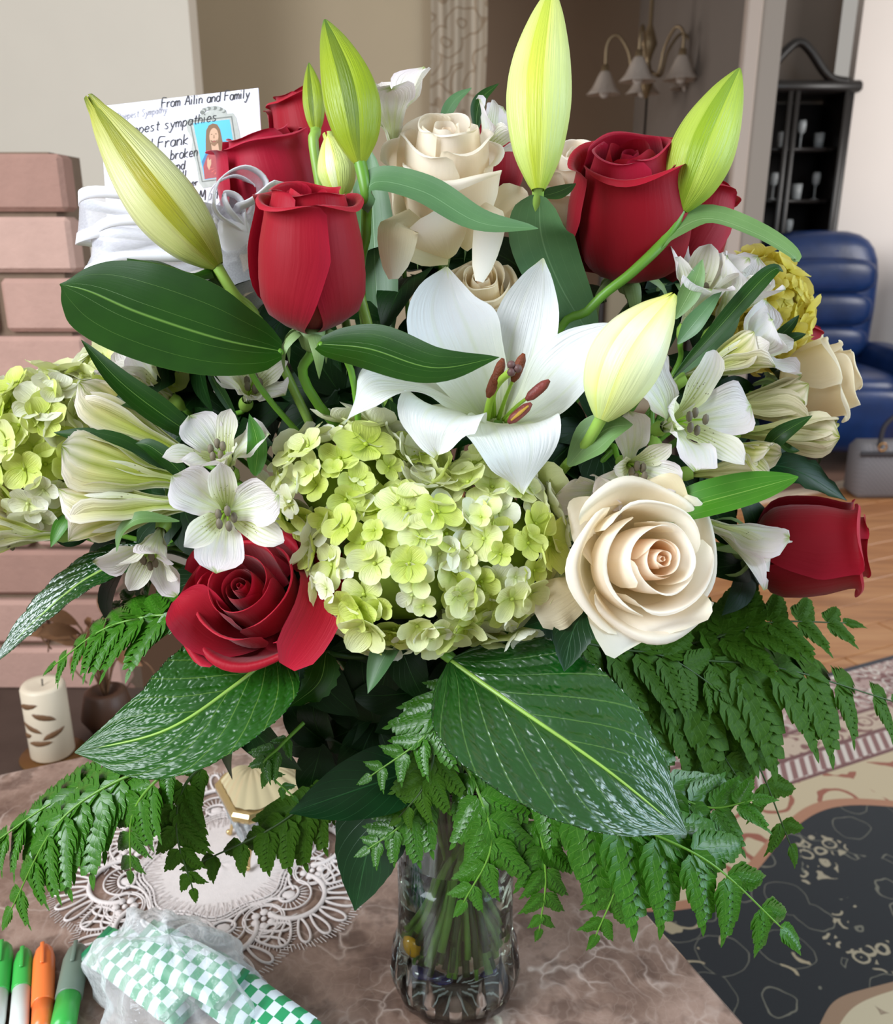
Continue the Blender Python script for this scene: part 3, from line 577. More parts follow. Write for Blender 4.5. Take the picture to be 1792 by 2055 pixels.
# ================================================================ lace doily
LACE = m_plain('lace_thread', 'd9cdc8', .8, .08, 200, .3, 900, sheen=.3)
dc = np.array([-.262, .165, T]); DOI = thing('lace_doily', 'round off-white lace doily with fan scallops under the jewellery box', 'doily', dc)
def pol(r, a, z=.0022): return dc + [r * math.cos(a), r * math.sin(a), z]
g = G(); nr, na = 10, 64; vs = []
for i in range(nr + 1):
    for k in range(na):
        r = .002 + .076 * i / nr * (1 + .03 * math.sin(8 * k * 2 * math.pi / na)); vs.append(pol(r, k * 2 * math.pi / na, .0016 + .0007 * math.sin(i * 2.1 + k * 1.3) * math.cos(k * .7 + i)))
g.add(vs, [(i * na + k, (i + 1) * na + k, (i + 1) * na + (k + 1) % na, i * na + (k + 1) % na) for i in range(nr) for k in range(na)]); part('centre_cloth', g, LACE, DOI)
g = G(); [tube(g, [pol(r + .004 * math.sin(8 * q), q) for q in np.linspace(0, 6.2832, 97)], .0013, 128, 5, cap=False) for r in (.078, .082, .086)]; part('braid_ring', g, LACE, DOI)
g = G()
for k in range(220):
    q = k * 2 * math.pi / 220; r = .068 + .006 * math.sin(k * 2.4); tube(g, [pol(r, q, .003), pol(r + .016, q + .03 * math.sin(k * 1.7), .0035)], .0004, 2, 3, cap=False)
part('loop_pile', g, LACE, DOI, kind='stuff')
fanM = None
def loc2(g, c, ang):        # local fan coordinates (x sideways, y outwards) to world
    er_ = np.array([math.cos(ang), math.sin(ang), 0]); es_ = np.array([-math.sin(ang), math.cos(ang), 0])
    return lambda x, y, z=.0024: c + es_ * x + er_ * y + Zup * z
fans = [math.radians(-74 + 45 * k) for k in range(8)]
for fi, an in enumerate(fans):
    Lc = loc2(None, pol(.098, an, 0), an)
    g = G()
    for k in range(9):            # nine teardrop loops
        b = math.radians(-80 + 20 * k); d = np.array([math.sin(b), math.cos(b)]); s = np.array([d[1], -d[0]]); pts = []
        for q in np.linspace(0, 6.2832, 15):
            y = .034 + .016 * (1 - math.cos(q)) * 1.05; x = .0072 * math.sin(q) * (.45 + .55 * (1 - math.cos(q)) / 2); e = d * y + s * x; pts.append(Lc(e[0], e[1] + .006))
        tube(g, pts, .00145, 22, 5, cap=False)
    part('petal_loops', g, LACE, DOI)
    g = G(); tube(g, [Lc(.033 * math.sin(b), .006 + .033 * math.cos(b), .003) for b in np.linspace(-1.75, 1.75, 15)], .0026, 26, 6); tube(g, [Lc(.022 * math.sin(b), .002 + .022 * math.cos(b), .003) for b in np.linspace(-1.9, 1.9, 13)], .0011, 20, 5)
    tube(g, [Lc(.012 * math.cos(q), .009 * math.sin(q)) for q in np.linspace(0, 6.2832, 15)], .0016, 20, 5, cap=False); ball(g, Lc(0, 0, .001), 1, 8, sc=(.009, .007, .0018))
    for b in np.linspace(-1.4, 1.4, 11): tube(g, [Lc(.0125 * math.sin(b), .0015 + .0105 * math.cos(b), .002), Lc(.020 * math.sin(b), .002 + .020 * math.cos(b), .002)], .0006, 2, 4)
    part('fan_eye', g, LACE, DOI)
    g = G()
    for k in range(64): b = math.radians(-92 + 184 * k / 63); r0, r1 = .066, .074 + .002 * math.sin(k * 2.1); tube(g, [Lc(r0 * math.sin(b), .006 + r0 * math.cos(b), .0015), Lc(r1 * math.sin(b + .03), .006 + r1 * math.cos(b + .03), .0015)], .0005, 2, 3, cap=False)
    part('fringe', g, LACE, DOI, kind='stuff')
    # flower motif between fans, and the braids that hold it
    am = an + math.radians(22.5); c = pol(.106, am, 0); Lf = loc2(None, c, am); g = G()
    for k in range(6): b = k * math.pi / 3; ball(g, Lf(.0095 * math.cos(b), .0095 * math.sin(b), .0022), 1, 8, sc=(.0048, .0048, .0022))
    ball(g, Lf(0, 0, .0026), .003, 8, sc=(1, 1, .8)); part('flower_motif', g, LACE, DOI)
    g = G()
    for r in (.019, .0215): tube(g, [Lf(r * math.cos(q), r * .95 * math.sin(q)) for q in np.linspace(0, 6.2832, 17)], .001, 24, 5, cap=False)
    for k in range(10): b = k * .628; tube(g, [Lf(.013 * math.cos(b), .013 * math.sin(b)), Lf(.019 * math.cos(b), .018 * math.sin(b))], .0007, 2, 4)
    tube(g, [Lf(-.03, -.012), Lf(-.018, -.021), Lf(0, -.024), Lf(.018, -.021), Lf(.03, -.012)], .0016, 16, 5); part('motif_braid', g, LACE, DOI)

# ================================================================ jewellery box with gold shell lid
jc = np.array([-.215, .200, T + .017]); ja = math.radians(30); jx = np.array([math.cos(ja), math.sin(ja), 0]); jy = np.array([-jx[1], jx[0], 0])
JB = thing('jewellery_box', 'small glass jewellery box with a gold ribbed shell lid on the lace doily', 'box', jc)
GOLD = m_plain('pale_gold', 'cdb27c', .22, .05, 30, metal=.75); GOLDC = m_plain('champagne_gold', 'd8c9a0', .3, metal=.45)
m = M('pressed_glass'); m.set(col='eef2f4', rough=.08, trans=.75, ior=1.4); PG = m.m
def octo(h, c, z): return [jc + jx * x + jy * y + Zup * z for x, y in ((h - c, -h), (h, -h + c), (h, h - c), (h - c, h), (-h + c, h), (-h, h - c), (-h, -h + c), (-h + c, -h))]
def stack(g, rings):
    v = np.vstack(rings); n = 8; f = [(i * n + k, i * n + (k + 1) % n, (i + 1) * n + (k + 1) % n, (i + 1) * n + k) for i in range(len(rings) - 1) for k in range(n)]
    f += [tuple(range(n))[::-1], tuple((len(rings) - 1) * n + k for k in range(n))]; g.add(v, f)
g = G(); stack(g, [octo(.034, .010, .012), octo(.036, .011, .03), octo(.043, .013, .052)]); part('glass_body', g, PG, JB, smooth=False)
for k in range(28):
    an = k * 2 * math.pi / 28; ex = max(abs(math.cos(an)), abs(math.sin(an))); d = (jx * math.cos(an) + jy * math.sin(an)) / max(ex, .78)
    g = G(); tube(g, [jc + d * .0345 + Zup * .014, jc + d * .037 + Zup * .033, jc + d * .0435 + Zup * .051], [.002, .003], 5, 5); part('glass_rib', g, PG, JB)
g = G(); stack(g, [octo(.045, .013, .052), octo(.0465, .014, .055), octo(.0465, .014, .060), octo(.044, .013, .063)]); part('lid_rim', g, GOLD, JB, smooth=False)
g = G(); nr, na = 12, 96; vs = []
hx = jc + jy * .038 + Zup * .063; fan0 = math.radians(-168); fan1 = math.radians(-12)       # ribs fan out from the hinge side to the front edge
for i in range(nr + 1):
    for k in range(na + 1):
        an = fan0 + (fan1 - fan0) * k / na; dx, dy = math.cos(an), math.sin(an); lim = min(.040 / max(abs(dx), 1e-3), .079 / max(abs(dy), 1e-3), .0585 / max(.55 * abs(dx) + .62 * abs(dy), 1e-3) * 1.06); r = lim * (.03 + .97 * i / nr)
        s = i / nr; rib = .0022 * abs(math.cos(k / na * math.pi * 13)) * s * (1 - .3 * s); vs.append(hx + (jx * dx + jy * dy) * r + Zup * (.013 * math.sin(math.pi * min(1, s * .9 + .08)) * .8 + rib))
g.add(vs, gridf(na, nr)); part('shell_lid', g, GOLDC, JB, label='gold shell lid with fanned ribs')
for s in (-1, 1):
    for q in (-1, 1):
        c = jc + jx * s * .028 + jy * q * .028; g = G(); tube(g, [c + Zup * .013, c + (jx * s + jy * q) * .004 - Zup * .004, c + (jx * s + jy * q) * .006 - Zup * .013], [.0035, .002, .0028], 8, 6); ball(g, c + (jx * s + jy * q) * .007 - Zup * .0105, .0034, 8); part('foot', g, GOLD, JB)

# ================================================================ checked green packets in a clear bag
m = M('green_check'); u, v = m.uv(); ck = m.n('TexChecker', {'Vector': m.vec(m.mth('MULTIPLY', u, 1.), m.mth('MULTIPLY', v, 3.)), 'Scale': 4.}).outputs[1]
m.set(col=m.mix(ck, '2f9a63', 'dfeaf0'), rough=.25, coat=.3); CHK = m.m
FOIL = m_plain('green_foil_edge', '257d52', .3, .15, 60)
la = nrm(onz(560, 2050, T) - onz(340, 1885, T)); sa = np.array([la[1], -la[0], 0])
pk = [((290, 1910), .0, .045, .10), ((360, 1917), .004, .04, .11), ((225, 1917), .014, .04, .09), ((260, 1937), .024, .045, .10), ((415, 1957), .012, .045, .12), ((445, 1987), .024, .042, .12), ((320, 1942), .036, .042, .11)]
names = ('at the back of the heap', 'sticking out behind the clear bag', 'at the left end of the heap', 'on the left, under the clear bag', 'at the right end of the heap', 'in front at the right end', 'on top under the bag')
for (pp, dz, w, L), nm in zip(pk, names):
    tl = rng.uniform(-.12, .12); l2 = nrm(la * math.cos(tl) + sa * math.sin(tl)); s2 = np.array([l2[1], -l2[0], 0]); tz = .22; z2 = nrm(Zup + s2 * tz); s3 = nrm(s2 - Zup * tz)
    c0 = onz(*pp, T); c = c0 + l2 * L / 2 + s3 * w * .35 + Zup * (dz + .014)
    t = thing('gift_packet', 'green and white checked packet ' + nm, 'packet', (c[0], c[1], T), group='green checked packets')
    g = G(); v_ = []; nx_, ny_ = 8, 12
    for side in (1, -1):
        q = np.array([[(i / nx_ - .5) * w, (j / ny_ - .5) * L, side * .0065 * (max(0, 1 - abs(2 * i / nx_ - 1) ** 4) * max(0, 1 - abs(2 * j / ny_ - 1) ** 6)) ** .5] for j in range(ny_ + 1) for i in range(nx_ + 1)])
        uvq = np.array([[i / nx_, j / ny_] for j in range(ny_ + 1) for i in range(nx_ + 1)]); f_ = gridf(nx_, ny_)
        g.add(c + q[:, :1] * s3 + q[:, 1:2] * l2 + q[:, 2:] * z2, f_ if side > 0 else [k[::-1] for k in f_], uvq)
    part('wrapper', g, CHK, t)
    for e in (-1, 1): g = G(); box(g, c + l2 * e * (L / 2 + .002), (w * .96, .008, .0016), s3, l2, z2, .0006); part('sealed_end', g, FOIL, t)
m = M('clear_film'); tr = m.n('BsdfTransparent'); fr = m.n('LayerWeight', {0: .35}).outputs[1]; m.set(col='f2f5f6', rough=.08, spec=.8)
m.bump(m.noise(70, 3, m.n('TexCoord').outputs['Object']), .8, .006); q = m.n('MixShader', {0: m.mth('ADD', m.mth('MULTIPLY', fr, .55), .2), 1: tr.outputs[0], 2: m.b.outputs[0]}); m.nt.links.new(q.outputs[0], m.o.inputs[0]); FILM = m.m
bc = onz(330, 2000, T); g = G(); nx, nz = 48, 24; vs = []
for j in range(nz + 1):
    for i in range(nx):
        a_ = i * 2 * math.pi / nx; h = j / nz * math.pi / 2; w_ = 1 + .10 * math.sin(5 * a_ + 3 * h) + .07 * math.sin(11 * a_ - 5 * h + 1) + .04 * math.sin(17 * a_ + 9 * h); rr = math.cos(h) ** .7 * w_
        vs.append(bc + la * (.095 * rr * math.cos(a_) + .02) + sa * (.058 * rr * math.sin(a_)) + Zup * (.003 + .075 * math.sin(h) * (1 + .08 * math.sin(7 * a_ + 4 * h))))
g.add(vs, [(j * nx + i, j * nx + (i + 1) % nx, (j + 1) * nx + (i + 1) % nx, (j + 1) * nx + i) for j in range(nz) for i in range(nx)])
solo('plastic_bag', g, FILM, 'crumpled clear plastic bag around the green checked packets', 'bag')

# ================================================================ felt pens at the lower left
def pen(p0, p1, r, cap_m, body_m, lab, capf=.4):
    a, b = onz(*p0, T), onz(*p1, T); a = a + Zup * (r + .0005); b = b + Zup * (r + .0005); d = b - a; L = np.linalg.norm(d); ax = d / L
    t = thing('marker_pen', lab, 'pen', (*((a + b) / 2)[:2], T), group='marker pens on the table')
    g = G(); lathe(g, [(0, 0), (r * .45, .002), (r * .8, .008), (r, .02), (r, L * capf), (r * .95, L * capf + .001)], a, ax, 18, cap=True); part('cap', g, cap_m, t)
    g = G(); lathe(g, [(r * .9, L * capf), (r * .92, L * .9), (r * .8, L), (0, L)], a, ax, 18, cap=True); part('barrel', g, body_m, t)
    g = G(); box(g, a + ax * L * .2 + Zup * (r + .0015), (L * .26, .004, .002), ax, np.cross(Zup, ax), Zup, .0008); part('clip', g, cap_m, t)
OR = m_plain('orange_plastic', 'f07a3a', .3); GR = m_plain('green_plastic', '3fae4a', .3); GY = m_plain('grey_plastic', '6b7a6c', .4); WHP = m_plain('white_plastic', 'e3e6e0', .35)
pen((92, 1915), (88, 2090), .010, OR, OR, 'orange marker pen with rounded tip, between two green ones', .7)
pen((162, 1918), (128, 2095), .012, GY, GR, 'green and grey marker pen beside the checked packets', .62)
pen((52, 1920), (40, 2095), .009, GR, WHP, 'thin green and white marker pen left of the orange one', .5)
pen((12, 1910), (-10, 2090), .010, GR, WHP, 'green marker pen at the far left edge of the table', .6)
# ================================================================ flower builders
SLOT = [0]
def stem_ctrl(p0, ax, short=False):
    k = SLOT[0]; SLOT[0] += 1; r = .040 * math.sqrt(((k * 37) % 50 + .5) / 50); a = k * 2.4
    nk = np.array([r * math.cos(a), r * math.sin(a), T + .245]); bt = np.array([-.8 * r * math.cos(a + .5), -.8 * r * math.sin(a + .5), T + .036 + .05 * ((k * 13) % 10) / 10])
    p1 = p0 - nrm(ax) * .035; mid = (p1 * .45 + np.array([nk[0] * 1.6, nk[1] * 1.6, T + .33]) * .55)
    return [p0, p1, mid, nk, (nk + bt) / 2 * [.75, .75, 1], bt]
def stem(root, p0, ax, r=.0028, mat=None):
    g = G(); tube(g, stem_ctrl(np.asarray(p0), ax), r, 34, 7); return part('stem', g, mat or STEM, root)

ROSE = {
 'bud': dict(rings=[(3, [(.04, .1), (.24, .42), (.24, .76), (.13, .95)], 220, 0), (3, [(.06, .04), (.50, .32), (.52, .72), (.34, .99)], 190, .015), (3, [(.08, .02), (.80, .26), (.84, .64), (.62, .95), (.68, .985)], 168, .03), (3, [(.1, 0), (.95, .2), (1.02, .56), (.86, .86), (.96, .925), (1.04, .90)], 150, .035)]),
 'half': dict(rings=[(3, [(.04, .1), (.16, .45), (.16, .8), (.10, .95)], 230, 0), (3, [(.06, .05), (.34, .34), (.36, .74), (.27, .98)], 200, .015), (3, [(.08, .02), (.62, .28), (.68, .68), (.58, .97), (.62, .98)], 172, .03), (3, [(.1, 0), (.86, .22), (.96, .58), (.92, .87), (1.04, .90)], 150, .045), (3, [(.12, 0), (.95, .16), (1.12, .46), (1.18, .72), (1.34, .74), (1.38, .68)], 128, .06)]),
 'open': dict(rings=[(2, [(.03, .2), (.07, .5), (.07, .8), (.045, .92)], 260, 0), (3, [(.05, .1), (.16, .45), (.17, .78), (.14, .95)], 220, .006), (3, [(.06, .06), (.33, .35), (.36, .72), (.31, .96)], 190, .015), (3, [(.08, .03), (.56, .28), (.63, .66), (.60, .93), (.63, .95)], 168, .025), (3, [(.1, 0), (.8, .2), (.95, .55), (.98, .82), (1.06, .84)], 150, .04), (4, [(.12, 0), (.9, .14), (1.18, .40), (1.36, .60), (1.48, .60), (1.52, .54)], 118, .055)]),
}
def rose(name, label, c, axis, R, H, kind, mats, roll=0., sepals=True, drop=0, seed=0, st=None, skip=(), extra=(), stemr=.003):
    """c: centre of the bloom; mats: list from heart to outside"""
    rs = np.random.RandomState(seed + 5); ax = nrm(axis); base = np.asarray(c) - ax * H * .5; x, y, z = basis(ax, roll)
    t = thing(name, label, 'rose', base); th = 0.; rings = ROSE[kind]['rings']; rings = rings[:len(rings) - drop]; n = 0; GA = math.radians(137.5)
    for ri, (cnt, ct, span, ruf) in enumerate(rings):
        mt = mats[min(ri * len(mats) // len(rings), len(mats) - 1)]
        for k in range(cnt):
            th = roll + ri * .9 + k * 2 * math.pi / cnt + rs.uniform(-.12, .12); n += 1
            if (ri, k) in skip: continue
            nu, nv = 18, 16; v = np.linspace(0, 1, nv + 1) ** .8; u = np.linspace(-1, 1, nu + 1); sc = 1 + rs.uniform(-.04, .04)
            vv = v[:, None] * (1 - (.16 + .05 * rs.rand() + (.16 if ri > 2 else .04)) * np.abs(u)[None] ** 3.8 + .025 * np.exp(-(u[None] / .10) ** 2) * (ri > 2) - .05 * rs.rand() * (1 + np.sin(u[None] * 2.5 + rs.uniform(0, 6))) * (ri > 0))
            cc = catmull(np.array(ct), 80); s = np.linspace(0, 1, 80); r = np.interp(vv, s, cc[:, 0]); h = np.interp(vv, s, cc[:, 1])
            sp = math.radians(span) / 2 * (.45 + .55 * np.minimum(1, vv * 2.4)); an = th + u[None] * sp
            r = r * (1 + (.05 + .07 * min(1, ri / 2)) * u[None]) * sc + ruf * np.sin(u[None] * rs.uniform(3, 6) + rs.uniform(0, 6)) * vv ** 2
            h = h + ruf * .6 * np.sin(u[None] * 5 + rs.uniform(0, 6)) * vv ** 2
            p = base + (r * R)[..., None] * (np.cos(an)[..., None] * x + np.sin(an)[..., None] * y) + (h * H)[..., None] * z
            uv = np.stack([np.broadcast_to(u[None] * .5 + .5, r.shape), np.broadcast_to(v[:, None], r.shape)], -1)
            g = G(); g.add(p, gridf(nu, nv), uv); part('petal', g, mt, t)
    for ctrl, W, nh, mt, kw in extra: g = G(); g.add(*blade(ctrl, W, kw.pop('pf', ROUND), nh, nu=5, nv=14, **kw)); part('petal', g, mt, t)
    g = G(); lathe(g, [(.003, -.012), (.007, -.009), (.009, -.003), (.010, .002), (.006, .006), (0, .007)], base, ax, 12); part('calyx', g, SEPAL, t)
    if sepals:
        for k in range(5):
            a_ = roll + k * 1.2566; d = x * math.cos(a_) + y * math.sin(a_); L = R * rs.uniform(.75, 1.0)
            g = G(); g.add(*blade([base + d * .006, base + d * (.4 * L) + z * .10 * L, base + d * .75 * L - z * .25 * L, base + d * .7 * L - z * .85 * L], R * .16, LANCE, z, nh1=d, nu=2, nv=10, cup=-.6)); part('sepal', g, SEPAL, t)
    stem(t, base - ax * .010, ax, stemr, st); return t

def bud(name, label, b, m_, tip, R, m_out, m_in, roll=0., split=0.03, lab_stem=None, stem_from=None, seed=0, stm=None, leaf=None, flat=.9):
    """lily bud: three broad outer tepals with three narrow ones showing in the seams"""
    b, tip = np.asarray(b), np.asarray(tip); c = catmull([b, np.asarray(m_), tip], 31); t_ = nrm(np.gradient(c, axis=0)); s = np.linspace(0, 1, 31)
    pf = prof((0, .20), (.06, .42), (.2, .78), (.42, 1.), (.62, .9), (.82, .56), (.95, .22), (1, .05)); rr = R * pf(s)
    root = thing(name, label, 'lily bud', b); vd = toC(c[15]); x = nrm(np.cross(vd, t_[15]))
    X = np.zeros_like(c); prev = x
    for i in range(31): prev = nrm(prev - t_[i] * (prev @ t_[i])); X[i] = prev
    Y = np.cross(t_, X)
    for k in range(6):
        outer = k % 2 == 0; a0 = roll + k * math.pi / 3; hw = math.radians(50 if outer else 34); u = np.linspace(-1, 1, 13)
        an = a0 + u * hw; e = (1 - .06 * np.abs(u) ** 2.5 + .05 * np.exp(-(u / .16) ** 2)) if outer else (.955 - .02 * u ** 2)
        r = rr[:, None] * e[None]
        if outer: r = r + R * split * (s[:, None] > .93) * (s[:, None] - .93) * 14
        p = c[:, None] + r[..., None] * (np.cos(an)[None, :, None] * X[:, None] + np.sin(an)[None, :, None] * Y[:, None])
        uv = np.stack([np.broadcast_to(u[None] * .5 + .5, r.shape), np.broadcast_to(s[:, None], r.shape)], -1)
        g = G(); g.add(p, gridf(12, 30), uv); part('tepal' if outer else 'inner_tepal', g, m_out if outer else m_in, root)
    g = G()
    if stem_from is None: ctrl = stem_ctrl(b + t_[0] * .004, t_[0])
    else: ctrl = [b + t_[0] * .004] + list(stem_from)
    tube(g, ctrl, [.0042, .0032, .003], 40, 8); part('stem', g, stm or STEM_PALE, root)
    for L in (leaf or ()):
        g = G(); g.add(*blade(**L['b'])); part('leaf', g, L['m'], root, label=L.get('l'))
    return root

def alstro(name, label, c, axis, L, op, roll=0., mo=None, mi=None, stam=True, seed=0, st=None, nout=3, nin=3, wid=1.0):
    """alstroemeria: op = opening angle of the outer petals in degrees"""
    rs = np.random.RandomState(seed + 21); ax = nrm(axis); c = np.asarray(c); x, y, z = basis(ax, roll); mo = mo or ALST; mi = mi or ALST_IN
    root = thing(name, label, 'flower', c)
    def pet(a_, L_, W, o_, mt, pf, nm, cup):
        d = x * math.cos(a_) + y * math.sin(a_); pts = [c]; ang = math.radians(6); stp = L_ / 5
        for i in range(5): ang = math.radians(4 + (o_ - 4) * ((i + 1) / 5) ** .7); pts.append(pts[-1] + (z * math.cos(ang) + d * math.sin(ang)) * stp)
        g = G(); g.add(*blade(pts, W, pf, z * .7 - d, nh1=z - d * .3 if o_ > 40 else -d, nu=5, nv=14, cup=cup, ruf=.16 * min(1, o_ / 45), rf=2.4, ph=rs.uniform(0, 6))); part(nm, g, mt, root)
    for k in range(nout): pet(k * 2.094 + rs.uniform(-.2, .2), L * rs.uniform(.98, 1.14), L * .32 * wid, op * rs.uniform(.72, 1.25), mo, SPAT, 'outer_petal', .6 if op > 40 else 1.0)
    for k in range(nin): pet(k * 2.094 + 1.047 + rs.uniform(-.2, .2), L * rs.uniform(.92, 1.1), L * .19 * wid, op * .85 * rs.uniform(.65, 1.2), mi, OBOV, 'inner_petal', .7)
    if stam:
        for k in range(5):
            a_ = k * 1.2566; d = x * math.cos(a_) + y * math.sin(a_); e = c + z * L * (.52 + .1 * rs.rand()) + d * L * .10 - UP * L * .05
            g = G(); tube(g, [c + z * L * .1, c + z * L * .35 + d * L * .04, e], .0007, 10, 5); s_ = part('stamen', g, FIL, root)
            g = G(); ball(g, e, .0023, 8, sc=(1, .7, 1.6)); part('anther', g, GREY_ANTH, s_)
    g = G(); lathe(g, [(.002, -.012), (.0045, -.008), (.0055, -.003), (.004, .002)], c, ax, 10); part('ovary', g, STEM_PALE, root)
    stem(root, c - ax * .011, ax, .002, st or STEM); return root

# hydrangea florets: shared meshes
def floret_mesh(seed, cup, mt):
    rs = np.random.RandomState(seed); g = G()
    for k in range(4):
        a_ = k * math.pi / 2 + rs.uniform(-.15, .15); d = np.array([math.cos(a_), math.sin(a_), 0]); L = rs.uniform(.9, 1.12); h = cup * rs.uniform(.7, 1.3)
        g.add(*blade([d * .04 + Zup * .02 * (k % 2), d * .35 * L + Zup * (.06 * h + .03 * (k % 2)), d * .7 * L + Zup * .22 * h, d * L + Zup * (.42 * h + rs.uniform(-.1, .1))], .52 * rs.uniform(.92, 1.08), ROUND, Zup - d * .2, nu=4, nv=8, cup=.55 * rs.uniform(.4, 1.2), ruf=.05, rf=2, ser=.05, sern=8, ph=rs.uniform(0, 6)))
    ball(g, (0, 0, .05), .1, 8, sc=(1, 1, .7)); return g.mesh('floret', mt)
FLO = {(m_, s_): floret_mesh(s_ * 10 + m_, (.25, .6, 1.1, .8)[s_], HYD[m_]) for m_ in range(4) for s_ in range(4)}
def hydrangea(name, label, lobes, n, size, pal, seed=0, st_ax=None, yell=False):
    """lobes: list of (centre, radii-in-camera-frame (right, up, towards))"""
    rs = np.random.RandomState(seed + 3); c0 = np.mean([l[0] for l in lobes], 0); root = thing(name, label, 'hydrangea', c0)
    tot = sum(l[1][0] * l[1][1] for l in lobes)
    for li, (c, rad) in enumerate(lobes):
        m_ = int(round(n * rad[0] * rad[1] / tot)); B = np.stack([RT, UP, -FW])
        for k in range(m_):
            zz = 1 - 1.45 * (k + .5) / m_; r_ = math.sqrt(max(0, 1 - zz * zz)); a_ = k * 2.39996; d = np.array([r_ * math.cos(a_), r_ * math.sin(a_), zz]) + rs.normal(0, .07, 3); d = nrm(d)
            p = c + (d * rad) @ B; nn = nrm((d / rad) @ B + rs.normal(0, .22, 3))
            if any(lj != li and np.sum((((p - o[0]) @ B.T) / o[1]) ** 2) < .82 for lj, o in enumerate(lobes)): continue
            f = 1 - max(0, d[2]); big = size * (.58 + .52 * f + rs.uniform(-.16, .30)); q = rs.rand()
            if rs.rand() < .16: big *= 1.35
            if yell: mi = 3
            else: mi = pal[0] if q < .62 - .5 * f else (pal[1] if q < .86 - .26 * f else pal[2])
            x, y, z = basis(nn, rs.uniform(0, 6.28)); me = FLO[mi, rs.randint(4)]
            inst('floret', me, frame(x, y, z, big, p + nn * rs.uniform(-.006, .006)), root)
    g = G()
    for c, rad in lobes: ball(g, c - FW * -0.0 + FW * rad[2] * .0, 1, 18, sc=np.array(rad) * .72, bx=RT, by=UP, bz=-FW)
    part('flower_core', g, m_plain('hydrangea_core_%d' % len(ROOT), '6c7f22' if not yell else '7d7422', .8, .3, 200), root)
    cc = lobes[0][0]; stem(root, c0 + FW * .02 - UP * .03, st_ax if st_ax is not None else UP * .6 - FW * .6, .004, STEM); return root

# fern: shared pinna meshes, unit length along +Y
def pinna_mesh(seed, mt, side):
    rs = np.random.RandomState(seed); g = G(); n = 7; curve = lambda y: np.array([.10 * side * y * y, y, -.16 * y * y])
    tube(g, [curve(y) for y in np.linspace(0, 1, 6)], [.012, .004], 6, 4)
    for i in range(n):
        y = .04 + .88 * i / n; L = .34 * (1 - y) ** .75 + .05
        for s in (-1, 1):
            an = math.radians(rs.uniform(38, 48)); o = curve(y + (.03 if s > 0 else 0)); d = np.array([s * math.sin(an), math.cos(an), 0]); L2 = L * rs.uniform(.9, 1.1)
            g.add(*blade([o, o + d * .5 * L2 + [0, 0, .03 * L2], o + d * L2 + [0, .12 * L2, -.10 * L2]], .34 * L2 + .022, prof((0, .5), (.3, .95), (.6, .9), (.85, .5), (1, .05)), Zup, nu=1, nv=6, fold=.22, ser=.28, sern=3))
    o = curve(.9); g.add(*blade([o, curve(1.0), curve(1.12)], .045, LANCE, Zup, nu=1, nv=5)); return g.mesh('pinna', mt)
PIN = {(k, s, d): pinna_mesh(k * 5 + s + 1, FERN_DARK if d else FERN, s) for k in range(2) for s in (-1, 1) for d in (0, 1)}
def frond(label, ctrl, n, plen, nh=None, droop=0., dark=0, beta=58, seed=0, tipk=.35, r=.0014, start=.18, grow=.35, name='fern_frond'):
    rs = np.random.RandomState(seed + 9); c = catmull(ctrl, 60); t_ = nrm(np.gradient(c, axis=0)); nh = nrm(nh) if nh is not None else nrm(toC(c[30]) * .6 + Zup)
    root = thing(name, label, 'fern frond', c[0]); g = G(); tube(g, ctrl, [r * 1.1, r * .4], 40, 6); part('rachis', g, STEM if not dark else STEM_DARK, root)
    n = max(5, int(n * .82))
    for i in range(n):
        f = start + (1 - start) * (i + .3) / n; j = min(58, int(f * 59)); n_ = nrm(nh - t_[j] * (nh @ t_[j])); a_ = np.cross(t_[j], n_)
        n_ = n_ + 0; L = 1.12 * plen * min(1, grow + 1.6 * (f - start) * 1.4 + .2) * (1 - max(0, f - .45) / .55 * (1 - tipk))
        for s in (-1, 1):
            b_ = math.radians(beta + rs.uniform(-7, 7) - 12 * f); d = nrm(t_[j] * math.cos(b_) + s * a_ * math.sin(b_) - Zup * droop * (.7 + .6 * rs.rand())); x = nrm(np.cross(d, n_ + .25 * rs.normal(size=3) * .5)); z = np.cross(x, d)
            inst('pinna', PIN[rs.randint(2), s, dark], frame(x, d, z, L * rs.uniform(.9, 1.08), c[j]), root)
    d = t_[-1]; n_ = nrm(nh - d * (nh @ d)); x = np.cross(d, n_); inst('pinna', PIN[0, 1, dark], frame(x, d, n_, plen * tipk * 1.1, c[-2]), root)
    SLOT[0] += 1; return root

def leafb(ctrl, W, pf=OVATE, **kw): return dict(ctrl=ctrl, W=W, pf=pf, **kw)
def sprig(name, label, leaves, mat, stem_to, cat='foliage', mats=None, r=.0022, smat=None):
    """leaf branch: leaves = list of blade args; one stem into the vase"""
    b0 = np.asarray(leaves[0]['ctrl'][0]); root = thing(name, label, cat, b0)
    for i, L in enumerate(leaves):
        g = G(); g.add(*blade(**L)); part('leaf', g, mats[i] if mats else mat, root)
    if stem_to is not None: g = G(); tube(g, stem_ctrl(b0, stem_to), r, 34, 6); part('stem', g, smat or STEM_DARK, root)
    return root
def Q(*pts): return [P(*p) for p in pts]
